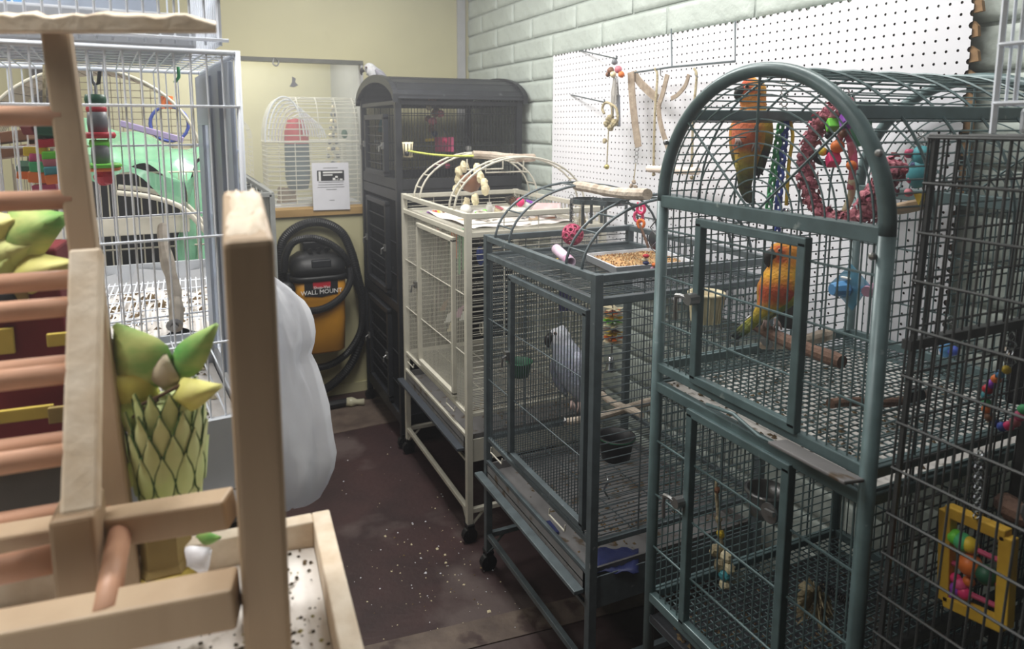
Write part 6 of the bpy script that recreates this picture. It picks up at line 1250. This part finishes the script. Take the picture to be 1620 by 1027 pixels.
# behind: dark cage under a green film, dome cage, far cages
t = thing('covered_cage', 'dark cage draped in shiny pale green film behind the white flight cage', 'bird cage', (-.5, 2.4, ZTB)); YF0, YF1 = 2.14, 2.58
fx0, fx1 = AY(60, 300, YF0).x, AY(332, 300, YF0).x; zt0 = AY(280, 262, YF0).z
m = M()
for i in range(22): x = fx0+(fx1-fx0)*i/21; m.wire((x, YF0+.03, ZTB), (x, YF0+.03, zt0-.02), .0022)
for z in (ZTB+.14, ZTB+.22, ZTB+.3, zt0-.02): m.wire((fx0, YF0+.03, z), (fx1, YF0+.03, z), .003)
m.build('front_bars', plain('cage_cream', (206, 200, 184), .5), t, kind='stuff'); m = M(); m.box((fx0, YF1-.01, ZTB), (fx1-.01, YF1, zt0)); m.box((fx0, YF0+.06, ZTB), (fx1-.02, YF1, ZTB+.02)); m.build('dark_back', MATS['shade_cloth'], t)
m = M(); m.bar((fx0, YF0, ZTB+.29), (fx1-.06, YF0, ZTB+.29), .03, .05); m.build('cream_bar', MATS['cage_cream'], t, bevel=.003)
fp = [AY(118, 192, 2.2), AY(300, 232, 2.05), AY(330, 248, 1.95), AY(285, 280, 1.76), AY(200, 268, 1.74), AY(125, 235, 1.8)]
def film(u, v):
    a = AY(112, 190, 2.56).lerp(AY(322, 236, 2.48), u); b = AY(112, 236, 2.12).lerp(AY(292, 288, 2.10), u); return a.lerp(b, v)+V(0, 0, .012*math.sin(14*u+5*v)+.01*math.sin(6*u-9*v))
M().grid(film, 22, 12).build('film_top', MATS['green_film'], t, smooth=True)
def film2(u, v):
    a = AY(292, 288, 2.10).lerp(AY(338, 236, 2.48), u); b = AY(284, 418, 2.12).lerp(AY(345, 408, 2.3), u); return a.lerp(b, v)+V(.012*math.sin(9*u+6*v), .01*math.sin(16*u), 0)
M().grid(film2, 12, 14).build('film_side', MATS['green_film'], t, smooth=True)
def film3(u, v): a = AY(112, 236, 2.12).lerp(AY(292, 288, 2.10), u); return a+V(0, -.012*v+.006*math.sin(20*u), -.07*v*(.6+.4*math.sin(9*u)))
M().grid(film3, 16, 5).build('film_edge', MATS['green_film'], t, smooth=True)
m = M(); q = [AY(185, 305, 2.08), AY(240, 312, 2.08), AY(290, 330, 2.08), AY(330, 372, 2.08)]; rope(m, q, .007); rope(m, [p+V(0, .05, .012) for p in q], .007); one(m, 'curved_rail', MATS['cage_cream'], 'cream curved double rail in front of the green film', 'rail', smooth=True) if False else m.build('curved_rail', MATS['cage_cream'], t, kind='stuff', smooth=True)
t = thing('grey_bin', 'wide shallow pale plastic tray of soiled paper behind the flight cage', 'tray', (-.5, 1.85, ZTB)); x0b, x1b = AY(-60, 430, 1.66).x, AY(355, 430, 1.66).x; zt_ = AY(250, 415, 2.08).z; zf_ = 1.135
m = M(); m.box((x0b, 1.59, ZTB), (x1b, 1.60, zf_+.012)); m.box((x0b, 2.07, ZTB), (x1b, 2.08, zt_)); m.box((x0b, 1.6, ZTB), (x0b+.01, 2.08, zf_+.03)); m.box((x1b-.01, 1.6, ZTB), (x1b, 2.08, zf_+.03)); m.box((x0b, 1.6, zf_-.02), (x1b, 2.08, zf_)); m.build('tray_body', plain('bin_grey', (188, 192, 198), .45), t)
M().grid(lambda u, v: V(x0b+.012+(x1b-x0b-.024)*u, 1.605+.46*v, zf_+.012+.008*math.sin(17*u+3*v)+.006*math.sin(41*u+13*v)), 50, 22).build('liner', MATS['soiled_paper'], t, smooth=True)
m = M(); m.grid(lambda u, v: V(x0b+.02+(x1b-x0b-.04)*u, 2.066-.012*v-.01*math.sin(21*u), zt_-.02-.07*v+.008*math.sin(13*u)), 40, 4); m.build('clear_liner', plain('bin_liner', (196, 198, 202), .25), t, smooth=True)
litter(t, x0b+.02, x1b-.02, 1.62, 2.05, zf_+.02, 300, .004, .014, MATS['litter'], clump=[(-.25, 1.75, .06), (-.1, 1.9, .06), (-.4, 1.9, .1)])
m = M()
for i in range(34): x = x0b+.03+(x1b-x0b-.05)*i/33; m.wire((x, 1.6, zf_+.04), (x, 2.06, zf_+.04), .0016)
for k in range(5): m.wire((x0b, 1.62+.1*k, zf_+.042), (x1b, 1.62+.1*k, zf_+.042), .0018)
m.build('wire_grate', MATS['white_wire'], t, kind='stuff')
# mesh dome cage further back
t = thing('mesh_dome_cage', 'aged barrel-topped mesh cage with a purple edge behind the green film', 'bird cage', (-.45, 2.9, 0)); YD0, YD1 = 2.72, 3.1; cD = AY(150, 265, YD0); R2 = AY(150, 265, YD0).z; rx = AY(322, 265, YD0).x-cD.x; rz = AY(150, 108, YD0).z-cD.z
m = M()
for k in range(15): m.tube(arcpts((cD.x, YD0+(YD1-YD0)*k/14, cD.z), (1, 0, 0), (0, 0, 1), rx, rz, 0, PI, 26), .0022, 4)
for i in range(27): a = PI*i/26; m.wire((cD.x+rx*math.cos(a), YD0, cD.z+rz*math.sin(a)), (cD.x+rx*math.cos(a), YD1, cD.z+rz*math.sin(a)), .0022, 4)
for k in range(1, 20): x = cD.x-rx+2*rx*k/20; h = rz*math.sqrt(max(0, 1-((x-cD.x)/rx)**2)); m.wire((x, YD1, ZTB), (x, YD1, cD.z+h), .002, 4)
for k in range(1, 12): z = cD.z+rz*k/12; w = rx*math.sqrt(1-(k/12)**2); m.wire((cD.x-w, YD1, z), (cD.x+w, YD1, z), .002, 4)
m.build('dome_mesh', plain('rust_white', (132, 120, 104), .6, var=.3, vs=40), t, kind='stuff')
M().tube(arcpts((cD.x, YD0-.004, cD.z), (1, 0, 0), (0, 0, 1), rx, rz, 0, PI, 30), .006, 6).build('arch_rim', MATS['cage_cream'], t, smooth=True)
m = M()
for i in range(19): x = cD.x-rx+2*rx*i/18; m.wire((x, YD0, ZTB), (x, YD0, cD.z), .0022, 4); m.wire((x, YD1, ZTB), (x, YD1, cD.z), .0022, 4)
m.build('body_bars', MATS['rust_white'], t, kind='stuff')
for a, b in (((190, 195), (290, 222)),): M().bar(AY(*a, YD0-.05), AY(*b, YD0-.05), .02, .022).build('purple_edge', plain('lavender', (170, 156, 196), .5), t, bevel=.003)
for y_ in (YD0, YD1): M().box((cD.x-rx, y_-.01, .3), (cD.x-rx+.02, y_+.01, ZTB)).build('stand_leg', MATS['dark_metal'], t); M().box((cD.x+rx-.02, y_-.01, 0), (cD.x+rx, y_+.01, ZTB)).build('stand_leg', MATS['dark_metal'], t)
M().box((cD.x-rx, YD0, ZTB-.01), (cD.x+rx, YD1, ZTB)).build('base', MATS['tray_dark'], t)
tt = thing('ring_swing', 'blue ring swing with orange pegs inside the mesh dome cage', 'bird toy', AY(268, 215, 2.9)); M().torus(AY(268, 196, 2.9), .066, .007, (0, 1, 0), 22, 6).build('ring', MATS['blue'], tt, smooth=True)
for px in (257, 268): M().wire(AY(px, 152, 2.9), AY(px, 172, 2.9), .012, 7).build('peg', MATS['orange'], tt)
m = M(); m.tube([AY(282, 106, 1.36), AY(283, 122, 1.36), AY(276, 131, 1.36)], .0032, 6); one(m, 'green_hook', MATS['green'], 'curved green plastic hook under the flight cage roof', 'hook', smooth=True)
# grey cage with sloping top, right of the flight cage
t = thing('slope_top_cage', 'grey cage with a sloping roof between the flight cage and the back window', 'bird cage', (.1, 3.4, 0)); GY0, GY1 = 3.2, 3.75
gx = AY(430, 310, GY0).x; gzA = AY(430, 308, GY0).z; ga = AY(378, 262, GY0+.5); gxl = gx-.62
for (x, y) in ((gx, GY0), (gx, GY1), (gxl, GY0), (gxl, GY1)): M().bar((x, y, 0), (x, y, gzA), .022, .022, (1, 0, 0)).build('post', plain('cage_grey', (142, 144, 142), .45), t)
GMm = MATS['cage_grey']
for (a, b) in (((gx, GY0, gzA), (gxl, GY0, gzA)), ((gx, GY1, gzA), (gxl, GY1, gzA)), ((gx, GY0, gzA), (gx, GY1, gzA)), ((gx, GY0, gzA), (gx-.31, GY0+.3, gzA+.22)), ((gx, GY1, gzA), (gx-.31, GY0+.3, gzA+.22)), ((gx, GY0, .75), (gxl, GY0, .75))): M().bar(a, b, .022, .022).build('rail', GMm, t, bevel=.002)
m = M()
for i in range(30): x = gx-.02*i-.012; m.wire((x, GY0, .75), (x, GY0, gzA), .0018)
for i in range(30): y = GY0+.02*i+.01; m.wire((gx, y, .75), (gx, y, gzA), .0018)
for i in range(15): k = i/15; m.wire((gx-.31*k, GY0+.3*k, gzA+.22*k), (gx-.62*(k*.5+.5), GY0, gzA), .0018)
for i in range(15): k = i/15; m.wire((gx-.31*k, GY0+.3*k, gzA+.22*k), (gx-.31*k, GY0, gzA), .0018)
m.build('bars', GMm, t, kind='stuff'); M().box((gxl, GY0, .73), (gx, GY1, .75)).build('tray', MATS['tray_dark'], t); M().box((gxl+.02, GY1-.03, .76), (gx-.02, GY1-.02, gzA)).build('back_panel', plain('panel_grey', (92, 94, 90), .7), t)
t = thing('far_cage', 'small aged white cage on the far counter, just right of the flight cage', 'bird cage', AY(385, 270, BY+.3)); fx0, fx1 = AY(340, 250, BY+.25).x, AY(400, 250, BY+.25).x; z0_, z1_ = 1.12, AY(390, 218, BY+.25).z
m = M()
for i in range(14): x = fx0+(fx1-fx0)*i/13; m.wire((x, BY+.25, z0_), (x, BY+.25, z1_), .0022, 4)
for i in range(16): z = z0_+(z1_-z0_)*i/15; m.tube([(fx0, BY+.25, z), (fx1, BY+.25, z), (fx1, BY+.55, z)], .0022, 4)
m.build('bars', MATS['aged_wire'], t, kind='stuff'); m = M()
for k in range(5): m.tube(arcpts(((fx0+fx1)/2, BY+.25+.07*k, z1_), (1, 0, 0), (0, 0, 1), (fx1-fx0)/2, .12, 0, PI, 14), .0024, 4)
for i in range(9): a = PI*i/8; m.wire(((fx0+fx1)/2+(fx1-fx0)/2*math.cos(a), BY+.25, z1_+.12*math.sin(a)), ((fx0+fx1)/2+(fx1-fx0)/2*math.cos(a), BY+.53, z1_+.12*math.sin(a)), .0022, 4)
m.build('dome_bars', MATS['aged_wire'], t, kind='stuff'); M().box((fx0, BY+.25, z0_-.0), (fx1, BY+.55, z0_+.03)).build('base', MATS['grey_plastic'], t)
# dark shelf unit and doorway at the far left
t = thing('bird_ladder', 'dark brown wooden ladder steps at the far left inside the flight cage', 'ladder', AD(25, 250, 1.27))
for a, b in (((-20, 222), (56, 212)), ((-20, 246), (56, 236))): M().bar(AD(*a, 1.28), AD(*b, 1.28), .05, .02).build('step', MATS['brown'], t, bevel=.002)
for px in (-18, 50): M().bar(AD(px, 205, 1.30), AD(px, 255, 1.30), .012, .012, (0, 1, 0)).build('side', MATS['brown'], t)
m = M(); a = AY(52, 165, BY-.02); b = AY(78, 165, BY-.02); m.box((a.x, BY-.03, 0), (b.x, BY-.004, 2.05)); struct(m, 'trim_2', plain('dark_trim', (62, 54, 48), .5))
# ---- plastic bag hanging at the flight cage corner
L_ = [(438, 412, 430), (446, 408, 440), (455, 404, 454), (465, 400, 468), (478, 398, 480), (495, 396, 489), (512, 396, 495), (530, 396, 498), (545, 396, 496), (560, 396, 491), (580, 396, 500), (600, 396, 506), (625, 396, 513), (650, 396, 520), (675, 396, 523), (700, 396, 527), (720, 397, 531), (740, 398, 528), (760, 402, 520), (778, 408, 510), (790, 418, 494), (796, 430, 474)]
t = thing('plastic_bag', 'full white translucent plastic bag hanging behind the thick wooden post', 'bag', AD(465, 800, 1.18)); m = M(); n = 64; vs = []; random.seed(5); DB_ = 1.2
def crease(a, i): 
    s_ = 0
    for f_, p_, w_ in ((3, .35, .05), (5, -.6, .05), (8, .9, .035), (13, -1.5, .02)): s_ -= w_*abs(math.sin(f_*a*.5+p_*i*.55+f_))**.6
    return s_
for i, (py, xl, xr) in enumerate(L_):
    cl = AD(xl, py, DB_); cr = AD(xr, py, DB_); c = (cl+cr)/2; hw = (cr-cl).length/2; dp = min(hw*1.0, .085)
    for j in range(n): a = 2*PI*j/n; k = 1.10+crease(a, i)*2.6+random.uniform(-.004, .004); kk = k if abs(math.cos(a)) < .93 else 1; vs.append(c+RT*(hw*math.cos(a)*kk)+V(FW.x, FW.y, 0).normalized()*(dp*math.sin(a)*kk)+V(0, 0, .004*math.sin(7*a+i)))
m.add(vs, [(i*n+j, (i+1)*n+j, (i+1)*n+(j+1) % n, i*n+(j+1) % n) for i in range(len(L_)-1) for j in range(n)]+[tuple(range(n)), tuple((len(L_)-1)*n+j for j in range(n-1, -1, -1))])
m.build('bag_body', MATS['bag_plastic'], t, smooth=True); m = M(); a = AD(424, 448, DB_); rope(m, [a, a+V(-.01, 0, .05), fcp(.0, -.008, 1.42)], .006); m.build('bag_handle', MATS['bag_plastic'], t, smooth=True)
# ---- seed and husk litter on the floor
m = M(); random.seed(21)
for i in range(300):
    if random.random() < .55: p = AZ(random.gauss(740, 70), random.gauss(890, 55), .001)
    else: p = AZ(random.uniform(540, 900), random.uniform(650, 1020), .001)
    if p.x > .95 or p.x < -.2: continue
    s = random.uniform(.0012, .0038) if random.random() < .93 else random.uniform(.005, .008); a = random.uniform(0, 6)
    m.add([p+V(math.cos(a+b)*s*random.uniform(.5, 1.5), math.sin(a+b)*s, 0) for b in (0, 1.5, 3, 4.6)]+[p+V(0, 0, s*.8)], [(0, 1, 4), (1, 2, 4), (2, 3, 4), (3, 0, 4)])
m.mi = [r_ for _ in range(len(m.f)//4) for r_ in [random.choice((0, 0, 1, 2))]*4]
tag(m.build('seed_litter', [MATS['cream'], MATS['litter'], MATS['paper']], None, kind='stuff'), 'scattered seed husks and crumbs on the dark red floor', 'litter')
